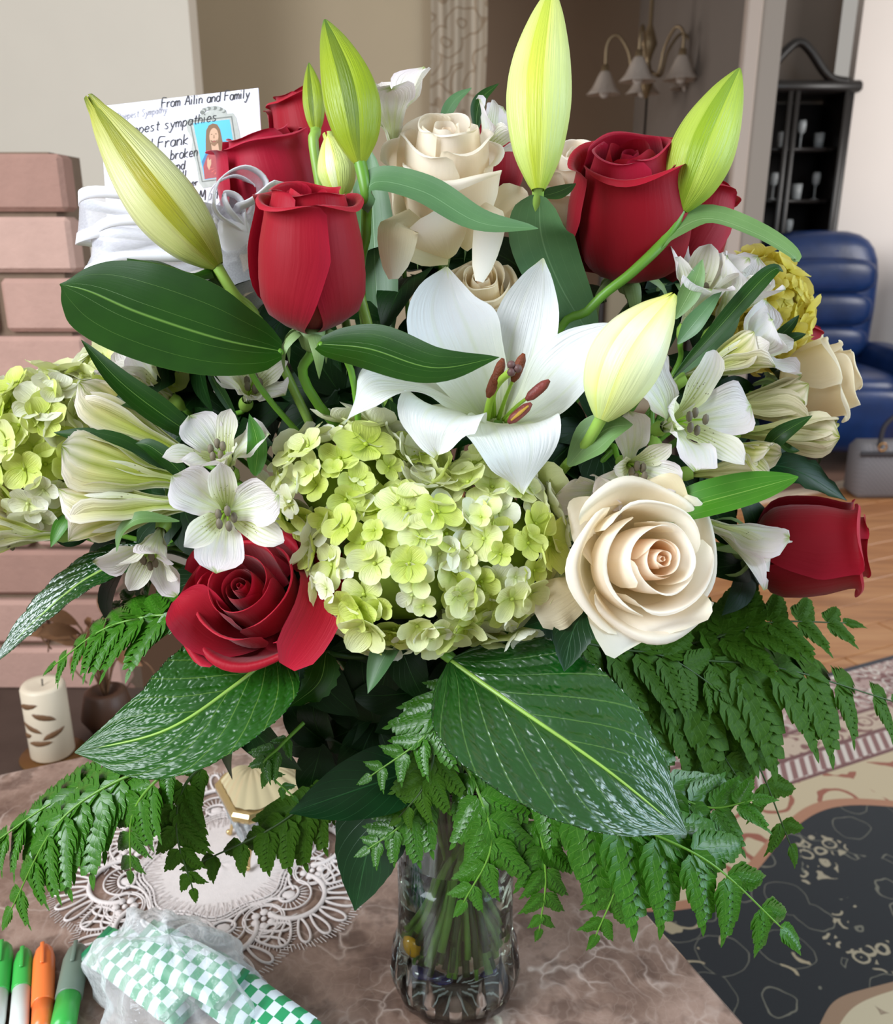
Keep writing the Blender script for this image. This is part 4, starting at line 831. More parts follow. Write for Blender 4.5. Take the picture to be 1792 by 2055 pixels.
# ================================================================ the open white lily
o_ = P(1000, 850, .60); t = thing('white_lily', 'fully open white lily with brown anthers at the heart of the bouquet', 'lily', o_)
def lp(ctrl, W, **kw): g = G(); g.add(*blade(Q(*ctrl), S(W, .57), kw.pop('pf', LILYP), kw.pop('nh', None), nu=7, nv=26, **kw)); part('petal', g, LILYW, t)
lp([(990, 850, .605), (958, 770, .592), (917, 690, .584), (892, 615, .583), (896, 536, .590)], 98, nh=V3(.1, .2, .95), cup=.5, ruf=.03, rf=2.1, pf=prof((0, .25), (.25, .72), (.5, 1), (.68, .93), (.85, .55), (.95, .2), (1, .02)))
lp([(1010, 850, .605), (1035, 750, .60), (1062, 640, .592), (1090, 518, .585)], 74, nh=V3(-.25, .1, .95), cup=.55, ruf=.04, rf=2.4)
lp([(1020, 860, .60), (1090, 800, .585), (1165, 725, .57), (1248, 652, .562)], 82, nh=V3(-.2, .5, .85), cup=.6, ruf=.04, rf=2.)
lp([(985, 850, .60), (880, 790, .575), (790, 775, .555), (735, 788, .55), (692, 852, .56)], 64, nh=V3(.0, .75, .65), nh1=V3(-.6, .5, .6), cup=.25, ruf=.16, rf=2.0)
lp([(985, 858, .60), (930, 830, .565), (890, 832, .545), (872, 862, .54), (878, 912, .548)], 84, nh=V3(-.1, .8, .6), nh1=V3(-.3, .1, .95), cup=.3, ruf=.2, rf=2.2)
lp([(1005, 862, .60), (1015, 850, .56), (1028, 868, .54), (1042, 915, .535), (1046, 990, .545)], 88, nh=V3(0, .85, .5), nh1=V3(.1, .0, 1), cup=.35, ruf=.2, rf=1.8, pf=prof((0, .3), (.3, .95), (.6, 1), (.8, .7), (.93, .25), (1, .03)))
for i, (b, a, pu) in enumerate((((985, 838, .595), (1000, 748, .553), 0), ((1000, 840, .595), (1040, 738, .55), 0), ((1010, 842, .595), (1079, 783, .548), 1), ((1015, 845, .595), (1043, 829, .545), 1), ((992, 836, .595), (990, 770, .556), 0))):
    g = G(); m_ = tuple(np.array([(b[0] * .6 + a[0] * .4), (b[1] * .6 + a[1] * .4) - 4, (b[2] + a[2]) / 2])); tube(g, Q(b, m_, a), [.0016, .001], 14, 6); st_ = part('filament', g, FIL, t)
    d = (V3(.75, .62, .2) if pu else V3(.35, .9, .2)) if i != 0 else V3(.3, .92, .2); c = P(*a); x, y, z = basis(d)
    g = G(); L = .0095; cs = [c + d * L * s for s in np.linspace(-1, 1, 9)]; tube(g, cs, [.0012, .0032, .0034, .0034, .0030, .001], 18, 10); an = part('anther', g, ANTHER_P if pu else ANTHER, st_)
    if i == 3: g = G(); tube(g, [c + d * L * s + toC(c) * .0031 for s in np.linspace(-.75, .75, 5)], [.0006, .0013, .0006], 10, 6); part('pollen_line', g, POLLEN, an)
g = G(); tube(g, Q((975, 845, .59), (985, 800, .57), (1003, 765, .553), (1030, 742, .542)), [.0028, .0022, .0026], 20, 9); ps = part('pistil', g, FIL, t)
g = G(); c = P(1030, 740, .541); [ball(g, c + V3(math.cos(q), math.sin(q), .3) * .0028, .0028, 8) for q in (0, 2.1, 4.2)]; part('stigma', g, STIG, t)
stem(t, o_, V3(.1, .3, .9), .0035)

# ================================================================ lily buds
BUDL = m_petal('yellow_green_lily_bud', [(0, '9fbb38'), (.2, 'b4ca4e'), (.65, 'b9cf52'), (.93, 'a6bf3c'), (1, '7c9c2e')], streak='d3de86', K=1., sw=.2, smask=(.5, .9), edge='9cb42c', trans=.15, rough=.36, wr=.6)
BUDLD = m_petal('yellow_green_bud_seam', [(0, '93b030'), (.5, '94b028'), (1, '7c9c2e')], trans=.15, rough=.36, wr=.6)
bud('lily_bud', 'closed green lily bud standing upright above the front red rose', P(722, 328, .56), P(704, 195, .56), P(652, 40, .565), S(57, .56), BUDG, BUDGD, .5, .0,
    stem_from=Q((736, 395, .563), (735, 460, .585), (740, 700, .63)) + [np.array([0, -.01, T + .26]), np.array([.01, .01, T + .06])], stm=STEM,
    leaf=[dict(b=leafb(Q((728, 420, .565), (752, 366, .556), (850, 385, .55), (960, 446, .545), (1080, 459, .54)), S(40, .55), STRAP, nh=V3(-.1, .5, .85), nu=5, nv=24, cup=.5), m=LEAF_BLUE)])
bud('lily_bud', 'small green lily bud tip peeping out behind the tall green bud', P(634, 270, .665), P(630, 200, .665), P(620, 126, .665), S(22, .665), BUDG, BUDGD, .2, .0)
bud('lily_bud', 'large pale yellow-green lily bud at top centre, its tip cut by the top edge', P(1080, 382, .55), P(1083, 180, .552), P(1108, -28, .56), S(66, .55), BUDP, BUDPD, .35, .0, stem_from=Q((1078, 420, .57), (1070, 520, .64), (1040, 700, .68)) + [np.array([.015, .02, T + .26]), np.array([-.01, .01, T + .06])],
    leaf=[dict(b=leafb(Q((1082, 392, .553), (1088, 480, .585), (1128, 580, .615), (1195, 690, .635)), S(68, .56), prof((0, .25), (.1, .75), (.3, 1), (.7, .85), (.9, .5), (1, .1)), nh=V3(-.25, .15, .95), nu=5, nv=20, cup=.35), m=LEAF_BLUE),
          dict(b=leafb(Q((1082, 395, .556), (1120, 385, .56), (1156, 368, .565)), S(22, .56), LANCE, nh=V3(0, .6, .8)), m=LEAF_LILY)])
bud('lily_bud', 'bright green lily bud leaning right beside the upper right red rose', P(1366, 424, .60), P(1412, 300, .595), P(1484, 138, .60), S(64, .6), BUDL, BUDLD, .3, .0,
    stem_from=Q((1335, 480, .60), (1270, 545, .60), (1185, 618, .61), (1090, 760, .64)) + [np.array([.02, -.01, T + .26]), np.array([-.01, .0, T + .06])], stm=STEM,
    leaf=[dict(b=leafb(Q((1312, 505, .60), (1345, 470, .598), (1420, 438, .595), (1520, 470, .59), (1590, 512, .585), (1594, 526, .586)), S(37, .6), LANCE, nh=V3(0, .65, .75), nu=5, nv=24, cup=.6), m=LEAF_SAGE)])
bud('lily_bud', 'large olive-cream lily bud leaning left in front of the sympathy card', P(437, 535, .60), P(318, 395, .59), P(178, 195, .585), S(69, .595), BUDO, BUDOD, .55, .10,
    stem_from=Q((470, 590, .605), (545, 690, .625)) + [np.array([-.06, -.02, T + .42]), np.array([-.02, 0, T + .26]), np.array([.015, .0, T + .06])],
    leaf=[dict(b=leafb(Q((455, 580, .604), (425, 540, .60), (385, 548, .59), (325, 530, .585), (255, 518, .58)), S(24, .59), STRAP, nh=V3(-.1, .8, .5), nu=4, nv=24, cup=-.9, ruf=.3, rf=1.6), m=LEAF_LILY)])
bud('lily_bud', 'plump cream lily bud with yellow edges leaning right of the open lily', P(1207, 842, .54), P(1262, 715, .533), P(1352, 592, .535), S(74, .535), BUDW, BUDW, .2, .06, stem_from=Q((1170, 900, .56), (1120, 955, .60), (1030, 1100, .67)) + [np.array([.02, .0, T + .26]), np.array([-.01, .01, T + .06])],
    leaf=[dict(b=leafb(Q((1140, 935, .56), (1185, 885, .553), (1225, 858, .548), (1270, 852, .545)), S(44, .55), LANCE, nh=V3(-.4, .3, .85), nu=4, nv=16, cup=.4), m=LEAF_SAGE)])
bud('lily_bud', 'short half-open greenish white bud squeezed between two upper left red roses', P(684, 400, .60), P(676, 340, .60), P(658, 268, .60), S(38, .6), BUDP, BUDW, .2, .25)

# big lily leaves
sprig('lily_leaf', 'huge dark green lily leaf with pale parallel veins at the left below the olive bud', [leafb(Q((565, 705, .565), (440, 680, .55), (280, 628, .545), (180, 585, .55), (120, 570, .555)), S(118, .55), prof((0, .2), (.1, .62), (.35, 1), (.62, .9), (.84, .45), (.95, .12), (1, .01)), nh=V3(.12, .45, .88), nu=8, nv=30, cup=.35)], LEAF_LILY, V3(.6, .4, .6), smat=STEM)
sprig('lily_leaf', 'dark green lily leaf lying across the left petals of the open lily', [leafb(Q((640, 690, .54), (740, 700, .525), (870, 738, .515), (1002, 717, .515)), S(60, .52), prof((0, .3), (.12, .7), (.38, 1), (.7, .75), (.9, .3), (1, .01)), nh=V3(-.1, .5, .85), nu=7, nv=26, cup=.4)], LEAF_LILY, V3(-.5, .5, .6), smat=STEM)
sprig('lily_leaf', 'tall bluish dark leaf standing behind the front red rose', [leafb(Q((760, 700, .64), (752, 520, .645), (742, 300, .65)), S(52, .645), STRAP, nh=V3(-.2, .1, .95), nu=5, nv=20, cup=.5)], LEAF_BLUE, V3(0, .8, .4))
sprig('lily_leaf', 'bright green pointed leaf folded above the white rose, pointing right', [leafb(Q((1335, 1035, .565), (1400, 1012, .555), (1500, 985, .55), (1602, 957, .55)), S(46, .55), STRAP, nh=V3(.1, .65, .75), nu=5, nv=22, fold=.25)], LEAF_FRESH, V3(.5, .3, .8), smat=STEM)
sprig('lily_leaf', 'green leaf standing between the yellow-green hydrangea and the open lily', [leafb(Q((800, 930, .61), (790, 860, .605), (780, 800, .60)), S(42, .6), OVATE, nh=V3(.3, .2, .9), nu=4, nv=14, cup=.4)], LEAF_LILY, V3(0, .7, .6))

# ================================================================ roses
R2 = [RED, RED, RED, RED]
rose('red_rose', 'upright deep red rose bud at front left above the big lily leaf', P(622, 528, .555), V3(.05, .87, .48), S(107, .555), S(292, .555), 'bud', [RED, RED, RED, RED], .6, seed=1, stemr=.0035)
rose('red_rose', 'large red rose at upper right under the leaning green bud', P(1262, 432, .63), V3(-.12, .74, .66), S(114, .63), S(280, .63), 'bud', [RED_LIT, RED, RED_LIT, RED], 3.1, seed=2)
rose('red_rose', 'dark red rose half hidden behind the upper right red rose', P(1375, 470, .69), V3(.3, .92, .2), S(85, .69), S(210, .69), 'bud', R2, .3, seed=3)
rose('red_rose', 'open red rose at lower left, below the white flowers', P(505, 1200, .585), V3(-.18, .46, .87), S(100, .585), .055, 'open', [RED], .2, seed=4, sepals=False,
     extra=[(Q((545, 1085, .60), (640, 1130, .585), (640, 1220, .56), (575, 1338, .545)), S(52, .56), V3(.25, .15, .95), RED, dict(cup=.5, pf=prof((0, .4), (.3, .95), (.6, 1), (.9, .9), (1, .35)))),
            (Q((520, 1290, .59), (440, 1275, .575), (385, 1225, .565), (355, 1200, .565)), S(60, .56), V3(-.2, .5, .85), RED, dict(cup=.5))])
rose('red_rose', 'red rose pointing right at the far right edge above the ferns', P(1618, 1100, .68), V3(.93, .04, .36), S(92, .68), S(225, .68), 'bud', R2, .9, seed=5)
rose('red_rose', 'bright red rose at upper left in front of the card picture', P(545, 370, .70), V3(-.22, .88, .42), S(98, .70), S(200, .70), 'bud', [RED, RED, RED_LIT, RED_LIT], 2.4, seed=6)
rose('red_rose', 'red rose behind the tall green bud, topmost of the left roses', P(625, 285, .73), V3(-.25, .9, .3), S(72, .73), S(190, .73), 'bud', R2, 1.1, seed=7)
rose('red_rose', 'sliver of a red rose behind the left hydrangea by the bricks', P(188, 790, .75), V3(-.5, .8, .2), S(45, .75), S(95, .75), 'bud', R2, .4, seed=8)
rose('red_rose', 'dark red rose peeping out between the yellow hydrangea and the buff rose', P(1590, 690, .76), V3(.5, .8, .2), S(40, .76), S(105, .76), 'bud', R2, 1.4, seed=9)
rose('red_rose', 'red rose just visible behind the topmost cream rose', P(985, 330, .71), V3(0, .95, .2), S(58, .71), S(150, .71), 'bud', R2, 2.0, seed=10)
CR = [PEACH, PEACH, PEACH, CREAM, CREAM, CREAM]
rose('white_rose', 'big open cream-white rose with peach spiral heart at lower right', P(1290, 1122, .55), V3(.24, .06, .97), S(106, .55), .064, 'open', CR, .9, seed=11, sepals=False,
     extra=[(Q((1190, 1165, .575), (1130, 1205, .562), (1076, 1236, .56)), S(52, .56), V3(-.3, -.1, .95), TAN, dict(cup=-.4, ruf=.12, pf=prof((0, .3), (.4, .9), (.75, 1), (1, .55)))),
            (Q((1265, 1150, .585), (1285, 1215, .558), (1300, 1255, .545), (1305, 1278, .547)), S(132, .55), V3(0, .35, .94), CREAM, dict(cup=.7, ruf=.03, pf=prof((0, .3), (.3, .85), (.65, 1), (.84, .8), (.95, .45), (1, .12)))),
            (Q((1250, 1100, .585), (1185, 1080, .563), (1150, 1085, .557)), S(85, .56), V3(-.3, .2, .9), CREAM, dict(cup=.5, ruf=.05)),
            (Q((1290, 1080, .585), (1275, 1010, .568), (1260, 978, .566)), S(105, .56), V3(-.1, .0, .99), TAN, dict(cup=.6, ruf=.05, pf=prof((0, .3), (.3, .9), (.65, 1), (.85, .7), (1, .2))))])
rose('cream_rose', 'tall cream rose at top centre left of the pale bud', P(893, 365, .60), V3(.03, .70, .72), S(88, .60), S(235, .60), 'half', [PEACH, CREAM, CREAM, CREAM, CREAM], .5, seed=12,
     extra=[(Q((900, 520, .60), (830, 490, .585), (800, 450, .575), (790, 560, .57)), S(45, .58), V3(-.1, .3, .9), TAN, dict(cup=-.5, ruf=.12)),
            (Q((930, 500, .60), (960, 450, .585), (985, 440, .575), (962, 565, .57)), S(34, .58), V3(.2, .2, .95), CREAM, dict(cup=-.4)),
            (Q((900, 520, .60), (880, 470, .578), (860, 430, .57)), S(75, .58), V3(-.1, .0, 1), CREAM, dict(cup=-.5)),
            (Q((950, 480, .61), (1010, 420, .605), (1062, 398, .60)), S(50, .6), V3(.1, .5, .85), TAN, dict(cup=.4, ruf=.1))])
rose('cream_rose', 'buff cream rose tucked directly behind the upper petals of the open lily', P(965, 600, .625), V3(-.05, .42, .9), S(54, .625), .05, 'half', [PEACH, TAN, TAN, TAN, TAN], .2, seed=13)
rose('cream_rose', 'cream rose behind the pale lily bud, left of the upper right red rose', P(1150, 380, .665), V3(-.05, .65, .75), S(62, .665), S(170, .665), 'half', [CREAM], 1.2, seed=14)
rose('cream_rose', 'buff rose facing right at the right edge of the bouquet before the blue recliner', P(1640, 765, .69), V3(.9, .25, .36), S(66, .69), S(150, .69), 'half', [TAN], .4, seed=15)
rose('cream_rose', 'cream rose cut off by the left edge below the left hydrangea', P(-25, 985, .67), V3(-.4, .4, .8), S(55, .67), .05, 'half', [CREAM], .4, seed=16)

# ================================================================ alstroemerias
AL = [
 ('alstroemeria', 'white alstroemeria facing up, upper of the pair right of the left trumpets', (462, 945, .595), V3(-.12, .55, .82), .047, 66, .4, {}),
 ('alstroemeria', 'large white alstroemeria hanging over the open red rose at lower left', (455, 1025, .562), V3(.22, -.08, .97), .050, 76, 2.6, {}),
 ('alstroemeria', 'white alstroemeria below the huge dark lily leaf, beside the rose stem', (495, 805, .635), V3(.35, .45, .82), .047, 68, 1.2, {}),
 ('alstroemeria_trumpet', 'half-open alstroemeria trumpet pointing left, upper of the two at the left', (392, 972, .595), V3(-.97, .16, .2), .080, 20, .2, dict(mo=ALST_BUD, mi=ALST_IN, stam=False)),
 ('alstroemeria_trumpet', 'half-open alstroemeria trumpet pointing left, lower of the two at the left', (385, 1010, .588), V3(-.98, -.10, .2), .078, 20, 1.0, dict(mo=ALST_BUD, mi=ALST_IN, stam=False)),
 ('alstroemeria_bud', 'closed pointed alstroemeria bud above the two left trumpets', (378, 912, .60), V3(-.83, .50, .2), .078, 9, .5, dict(mo=ALST_BUD, mi=ALST_BUD, stam=False, wid=.85)),
 ('alstroemeria', 'white alstroemeria with drooping petals under the left trumpets', (325, 1060, .60), V3(-.15, -.75, .6), .045, 50, .8, dict(mo=ALST)),
 ('alstroemeria', 'pale alstroemeria at the back between left hydrangea and huge lily leaf', (345, 800, .66), V3(-.6, .6, .5), .052, 42, .3, {}),
 ('alstroemeria', 'yellowish alstroemeria at the left edge under the left hydrangea', (118, 1075, .65), V3(-.95, .02, .3), .056, 30, .7, dict(mo=ALST_BUD)),
 ('alstroemeria', 'white alstroemeria with wide petals just right of the plump cream bud', (1330, 858, .575), V3(.40, .12, .9), .058, 74, .15, {}),
 ('alstroemeria', 'small pinkish alstroemeria directly above the big cream-white rose', (1255, 930, .585), V3(.15, -.2, .95), .042, 74, 1.9, {}),
 ('alstroemeria', 'alstroemeria whose petals hang left of the small pinkish one', (1235, 975, .60), V3(-.6, -.35, .7), .045, 48, .5, {}),
 ('alstroemeria', 'white alstroemeria pointing up at the top of the right cluster', (1375, 655, .63), V3(.12, .80, .58), .060, 50, .2, {}),
 ('alstroemeria', 'white alstroemeria beside the yellow hydrangea in the right cluster', (1430, 665, .635), V3(.45, .70, .55), .055, 46, 1.0, {}),
 ('alstroemeria_trumpet', 'green-tipped alstroemeria trumpet right of the plump bud tip', (1372, 760, .605), V3(.88, .36, .3), .055, 20, .3, dict(mo=ALST_BUD, stam=False)),
 ('alstroemeria', 'cream alstroemeria in the right cluster left of the buff rose', (1450, 735, .64), V3(.7, .45, .55), .056, 48, .9, {}),
 ('alstroemeria_trumpet', 'shaded alstroemeria trumpet under the cream one, pointing at the buff rose', (1425, 822, .63), V3(.97, .10, .2), .062, 20, .3, dict(mo=ALST_SHADED, mi=ALST_SHADED, stam=False)),
 ('alstroemeria_trumpet', 'shaded alstroemeria trumpet with green stripes, rightmost of the right cluster', (1480, 868, .62), V3(.98, -.05, .2), .062, 13, 1.2, dict(mo=ALST_SHADED, mi=ALST_SHADED, stam=False)),
 ('alstroemeria_bud', 'small crumpled greenish alstroemeria bud in the middle of the right cluster', (1448, 885, .595), V3(.70, -.40, .6), .036, 28, .3, dict(mo=ALST_BUD, mi=ALST_BUD, stam=False)),
 ('alstroemeria', 'white alstroemeria pointing down right between the white rose and the right red rose', (1410, 1045, .615), V3(.85, -.42, .3), .058, 28, .3, {}),
 ('alstroemeria', 'alstroemeria with a long petal hanging down above the big white rose', (1318, 905, .615), V3(.15, -.9, .4), .042, 26, .2, dict(mo=ALST_BUD)),
 ('alstroemeria_bud', 'shaded alstroemeria lying above the bright green pointed leaf', (1385, 950, .61), V3(.97, .05, .22), .046, 16, .2, dict(mo=ALST_SHADED, mi=ALST_SHADED, stam=False)),
 ('alstroemeria', 'white alstroemeria standing left of the tall cream rose at the top', (790, 300, .635), V3(-.05, .80, .6), .056, 58, .9, {}),
 ('alstroemeria', 'white alstroemeria leaning out behind the tall cream rose, under the pale bud', (955, 325, .64), V3(.55, .55, .6), .046, 52, .9, {}),
]
for i, (nm, lab, c, ax, L, op, roll, kw) in enumerate(AL): alstro(nm, lab, P(*c), ax, L, op, roll, seed=i, **kw)

# narrow alstroemeria leaves
def thin(lab, pts, w, mt, nh=None, **kw): return sprig('narrow_leaf', lab, [leafb(Q(*pts), S(w, pts[0][2]), LANCE if 'pf' not in kw else kw.pop('pf'), nh=nh if nh is not None else V3(.1, .4, .9), nu=4, nv=18, cup=.5, **kw)], mt, None)
thin('long narrow green leaf rising to the left over the left hydrangea', [(430, 900, .60), (330, 835, .585), (240, 765, .58), (163, 682, .58)], 30, LEAF_LILY)
thin('narrow green leaf between the upper trumpet and the left hydrangea', [(350, 960, .60), (260, 905, .585), (180, 878, .58), (108, 868, .58)], 26, LEAF_LILY)
thin('narrow green leaf lying over the closed left bud', [(395, 985, .575), (345, 930, .57), (300, 895, .57), (272, 890, .572)], 20, LEAF_LILY)
thin('short rounded green leaf above the closed left bud', [(345, 860, .59), (300, 815, .585), (255, 802, .585), (222, 812, .586)], 26, LEAF_LILY)
thin('bright green upright leaf right of the left alstroemerias', [(512, 955, .575), (516, 890, .57), (500, 830, .57)], 21, LEAF_FRESH, pf=OVATE)
thin('curled thin green tendril leaf between two left alstroemerias', [(480, 850, .60), (450, 800, .595), (425, 755, .59), (424, 738, .586)], 11, LEAF_LILY)
thin('green leaf arching down over the drooping left alstroemeria', [(360, 1046, .58), (285, 1040, .57), (245, 1065, .57), (234, 1108, .572)], 17, LEAF_SAGE, V3(-.3, .5, .8))
thin('small green leaf under the left hydrangea', [(140, 1030, .65), (120, 1060, .645), (102, 1098, .645)], 16, LEAF_FRESH)
thin('dark leaf below the left hydrangea beside the bricks', [(180, 1040, .67), (150, 1075, .665), (110, 1085, .665)], 28, LEAF_SALAL, pf=OVATE)
thin('long bluish green leaf sweeping up right to a curled tip in the right cluster', [(1350, 760, .60), (1440, 660, .59), (1520, 570, .585), (1555, 540, .585), (1572, 545, .587)], 19, LEAF_LILY)
thin('bluish green leaf behind the long sweeping one', [(1345, 770, .61), (1440, 680, .605), (1490, 610, .60)], 24, LEAF_BLUE)
thin('upright pale green leaf before the topmost right alstroemeria', [(1355, 640, .60), (1390, 575, .59), (1410, 520, .588)], 22, LEAF_SAGE)
thin('bluish leaf beside the plump cream bud tip', [(1360, 690, .60), (1400, 640, .592), (1450, 580, .59)], 20, LEAF_BLUE)
thin('dark pointed leaf before the rightmost striped trumpet', [(1530, 905, .60), (1570, 870, .59), (1630, 834, .588)], 19, LEAF_LILY)
thin('small dark leaf under the dark pointed leaf at right', [(1560, 880, .61), (1580, 900, .60), (1605, 905, .60)], 11, LEAF_LILY)
thin('thin dark leaf tip beside the yellow hydrangea, upper of two', [(1545, 690, .66), (1580, 660, .655), (1604, 632, .655)], 12, LEAF_LILY)
thin('thin dark leaf tip beside the yellow hydrangea, lower of two', [(1555, 690, .66), (1590, 678, .655), (1618, 670, .655)], 12, LEAF_LILY)
thin('narrow green leaf rising left of the pale bud, left of two', [(880, 260, .67), (910, 205, .67), (947, 176, .67)], 14, LEAF_BLUE)
thin('narrow green leaf rising left of the pale bud, right of two', [(955, 270, .67), (962, 205, .67), (1001, 167, .67)], 15, LEAF_LILY)
thin('dark lobed leaf behind the right red rose, under the buff rose', [(1520, 930, .72), (1600, 945, .715), (1700, 1005, .715)], 46, LEAF_SALAL, pf=OVATE, ser=.3, sern=5)

# ================================================================ hydrangeas
hydrangea('hydrangea', 'big lime and cream hydrangea head at the front centre', [(P(705, 975, .60), (S(140, .6), S(112, .6), .045)), (P(815, 1125, .585), (S(180, .585), S(165, .585), .052)), (P(985, 1100, .59), (S(125, .59), S(165, .59), .045)), (P(800, 960, .615), (S(80, .6), S(70, .6), .035))], 300, S(50, .57), (0, 1, 2), 1)
hydrangea('hydrangea', 'lime hydrangea head at the far left before the bricks', [(P(105, 905, .68), (S(105, .68), S(145, .68), .045)), (P(160, 830, .685), (S(70, .68), S(70, .68), .035))], 120, S(48, .66), (0, 1, 2), 2, st_ax=V3(-.7, .3, .5))
hydrangea('hydrangea', 'small pale hydrangea head at the back under the huge lily leaf', [(P(265, 755, .71), (S(80, .7), S(60, .7), .035))], 50, S(42, .7), (0, 1, 2), 3, st_ax=V3(-.6, .5, .3))
hydrangea('hydrangea', 'yellow hydrangea head at the back right before the blue recliner', [(P(1520, 625, .72), (S(75, .72), S(90, .72), .04))], 70, S(40, .72), (0, 1, 2), 4, st_ax=V3(.6, .5, .2), yell=True)
# ================================================================ large hydrangea leaves (quilted relief is geometry)
def cells(X, Y):                       # cellular relief: 0 on the veinlets, 1 inside a cell
    X, Y = np.broadcast_arrays(X, Y); ix, iy = np.floor(X), np.floor(Y); f1 = np.full(X.shape, 9.); f2 = np.full(X.shape, 9.)
    for dx in (-1, 0, 1):
        for dy in (-1, 0, 1):
            cx_, cy_ = ix + dx, iy + dy; h1 = np.mod(np.sin(cx_ * 127.1 + cy_ * 311.7) * 43758.5453, 1); h2 = np.mod(np.sin(cx_ * 269.5 + cy_ * 183.3) * 43758.5453, 1)
            d = np.hypot(X - cx_ - .5 - .75 * (h1 - .5), Y - cy_ - .5 - .75 * (h2 - .5)); f2 = np.where(d < f1, f1, np.minimum(f2, d)); f1 = np.minimum(f1, d)
    e = np.clip((f2 - f1) / .26, 0, 1); return e * e * (3 - 2 * e)
def quilt(amp, K=7., slope=3.1):
    def f(u, v):
        ph = v * K - np.abs(u) ** .85 * slope; s = np.abs(np.sin(math.pi * ph)) ** 1.2
        return amp * (s - .5) * np.minimum(1, np.abs(u) * 5) - amp * .9 * np.exp(-(u / .06) ** 2) + amp * .5 * (cells(u * 14. + .3, ph * 2.4) - .6) * np.minimum(1, np.abs(u) * 8)
    return f
HYP = prof((0, .08), (.06, .5), (.2, .92), (.4, 1), (.62, .86), (.8, .55), (.92, .22), (1, .01))
def hleaf(lab, pts, w, nh, mt, nh1=None, cup=.25, amp=.0013, ser=.05, fold=0.):
    d = pts[len(pts) // 2][2]; b = Q(*pts); root = thing('hydrangea_leaf', lab, 'leaf', b[0])
    g = G(); g.add(*blade(b, S(w, d), HYP, nh, nh1=nh1, nu=56, nv=190, cup=cup, ser=ser, sern=44, disp=quilt(amp), fold=fold)); part('blade', g, mt, root)
    c = catmull(b, 30); n_ = nrm(nh); g = G(); tube(g, [q - n_ * .0010 for q in c[:28]], [.0018, .0006], 28, 6); part('midrib', g, STEM_PALE, root)
    g = G(); tube(g, stem_ctrl(b[0], nrm(b[1] - b[0])), .003, 30, 7); part('stem', g, STEM, root); return root
hleaf('large glossy quilted hydrangea leaf at front right above the vase', [(905, 1325, .585), (1040, 1420, .555), (1220, 1545, .535), (1378, 1674, .53)], 182, V3(.34, .38, .86), LEAF_HYD, nh1=V3(.36, .37, .86), cup=.18)
hleaf('large quilted hydrangea leaf at lower left under the open red rose', [(560, 1300, .60), (470, 1375, .575), (330, 1465, .56), (150, 1510, .565)], 138, V3(-.15, .45, .85), LEAF_HYD2, cup=.35)
hleaf('quilted hydrangea leaf hanging to the far left edge before the bricks', [(330, 1100, .68), (190, 1150, .665), (80, 1235, .655), (-25, 1345, .65)], 74, V3(-.5, .62, .6), LEAF_HYD, cup=.3)
# salal leaves low in the bouquet
sprig('salal_leaf', 'dark green pointed leaf directly below the big white rose', [leafb(Q((1185, 1215, .575), (1150, 1265, .565), (1132, 1348, .56)), S(50, .565), OVATE, nh=V3(.1, .4, .9), nu=5, nv=20, cup=.4, ser=.12, sern=9)], LEAF_SALAL, V3(0, .2, .9))
sprig('salal_leaf', 'dark leaf left of the pointed one below the big white rose', [leafb(Q((1180, 1225, .58), (1110, 1240, .57), (1050, 1258, .57)), S(30, .57), OVATE, nh=V3(0, .6, .8), nu=4, nv=16, cup=.4)], LEAF_SALAL, V3(0, .2, .9))
sprig('salal_leaf', 'small curled grey-green leaf under the front hydrangea', [leafb(Q((800, 1275, .59), (770, 1320, .58), (738, 1392, .578)), S(34, .58), OVATE, nh=V3(-.5, .2, .85), nu=4, nv=16, cup=.7)], LEAF_BLUE, V3(0, .2, .9))
sprig('salal_leaf', 'broad dark leaf lying left above the vase mouth', [leafb(Q((850, 1540, .64), (730, 1580, .625), (580, 1632, .615)), S(72, .62), OVATE, nh=V3(0, .55, .8), nu=5, nv=20, cup=.3)], LEAF_SALAL, V3(-.3, .2, .6))
sprig('salal_leaf', 'broad dark leaf hanging straight down left of the vase', [leafb(Q((800, 1560, .66), (745, 1680, .65), (712, 1828, .655)), S(82, .65), OVATE, nh=V3(-.2, .3, .92), nu=5, nv=24, cup=.35, ser=.05, sern=12)], LEAF_SALAL, V3(-.3, .2, .6))
sprig('salal_leaf', 'serrated olive leaf tip under the open red rose', [leafb(Q((655, 1310, .60), (640, 1370, .59), (582, 1418, .585)), S(40, .59), OVATE, nh=V3(-.2, .3, .9), nu=4, nv=18, cup=.3, ser=.3, sern=9)], LEAF_LILY, V3(-.2, .2, .9))

# ================================================================ ferns
frond('bright green fern frond arching right below the large glossy leaf', Q((960, 1500, .64), (1120, 1590, .61), (1280, 1660, .595), (1430, 1735, .59), (1575, 1868, .60)), 9, S(205, .6), V3(.1, .45, .88), .55, 0, 52, 1)
frond('green fern frond hanging in front of the vase, right of its centre', Q((900, 1480, .645), (960, 1590, .62), (985, 1700, .615), (930, 1812, .62)), 8, S(118, .62), V3(-.1, .3, .95), .35, 0, 52, 2)
frond('green fern frond crossing the vase mouth with its tip to the left', Q((930, 1500, .66), (860, 1590, .64), (800, 1660, .63), (738, 1704, .63)), 7, S(92, .63), V3(0, .5, .85), .2, 0, 55, 3)
frond('fern frond hanging straight down just right of the vase', Q((1010, 1530, .64), (1075, 1640, .625), (1095, 1760, .62), (1082, 1868, .63)), 8, S(92, .62), V3(.1, .3, .95), .3, 0, 50, 4)
frond('fern frond hanging down under the tip of the large glossy leaf', Q((1120, 1560, .65), (1215, 1660, .635), (1240, 1760, .63), (1195, 1880, .635)), 8, S(108, .63), V3(.1, .3, .95), .35, 0, 50, 5)
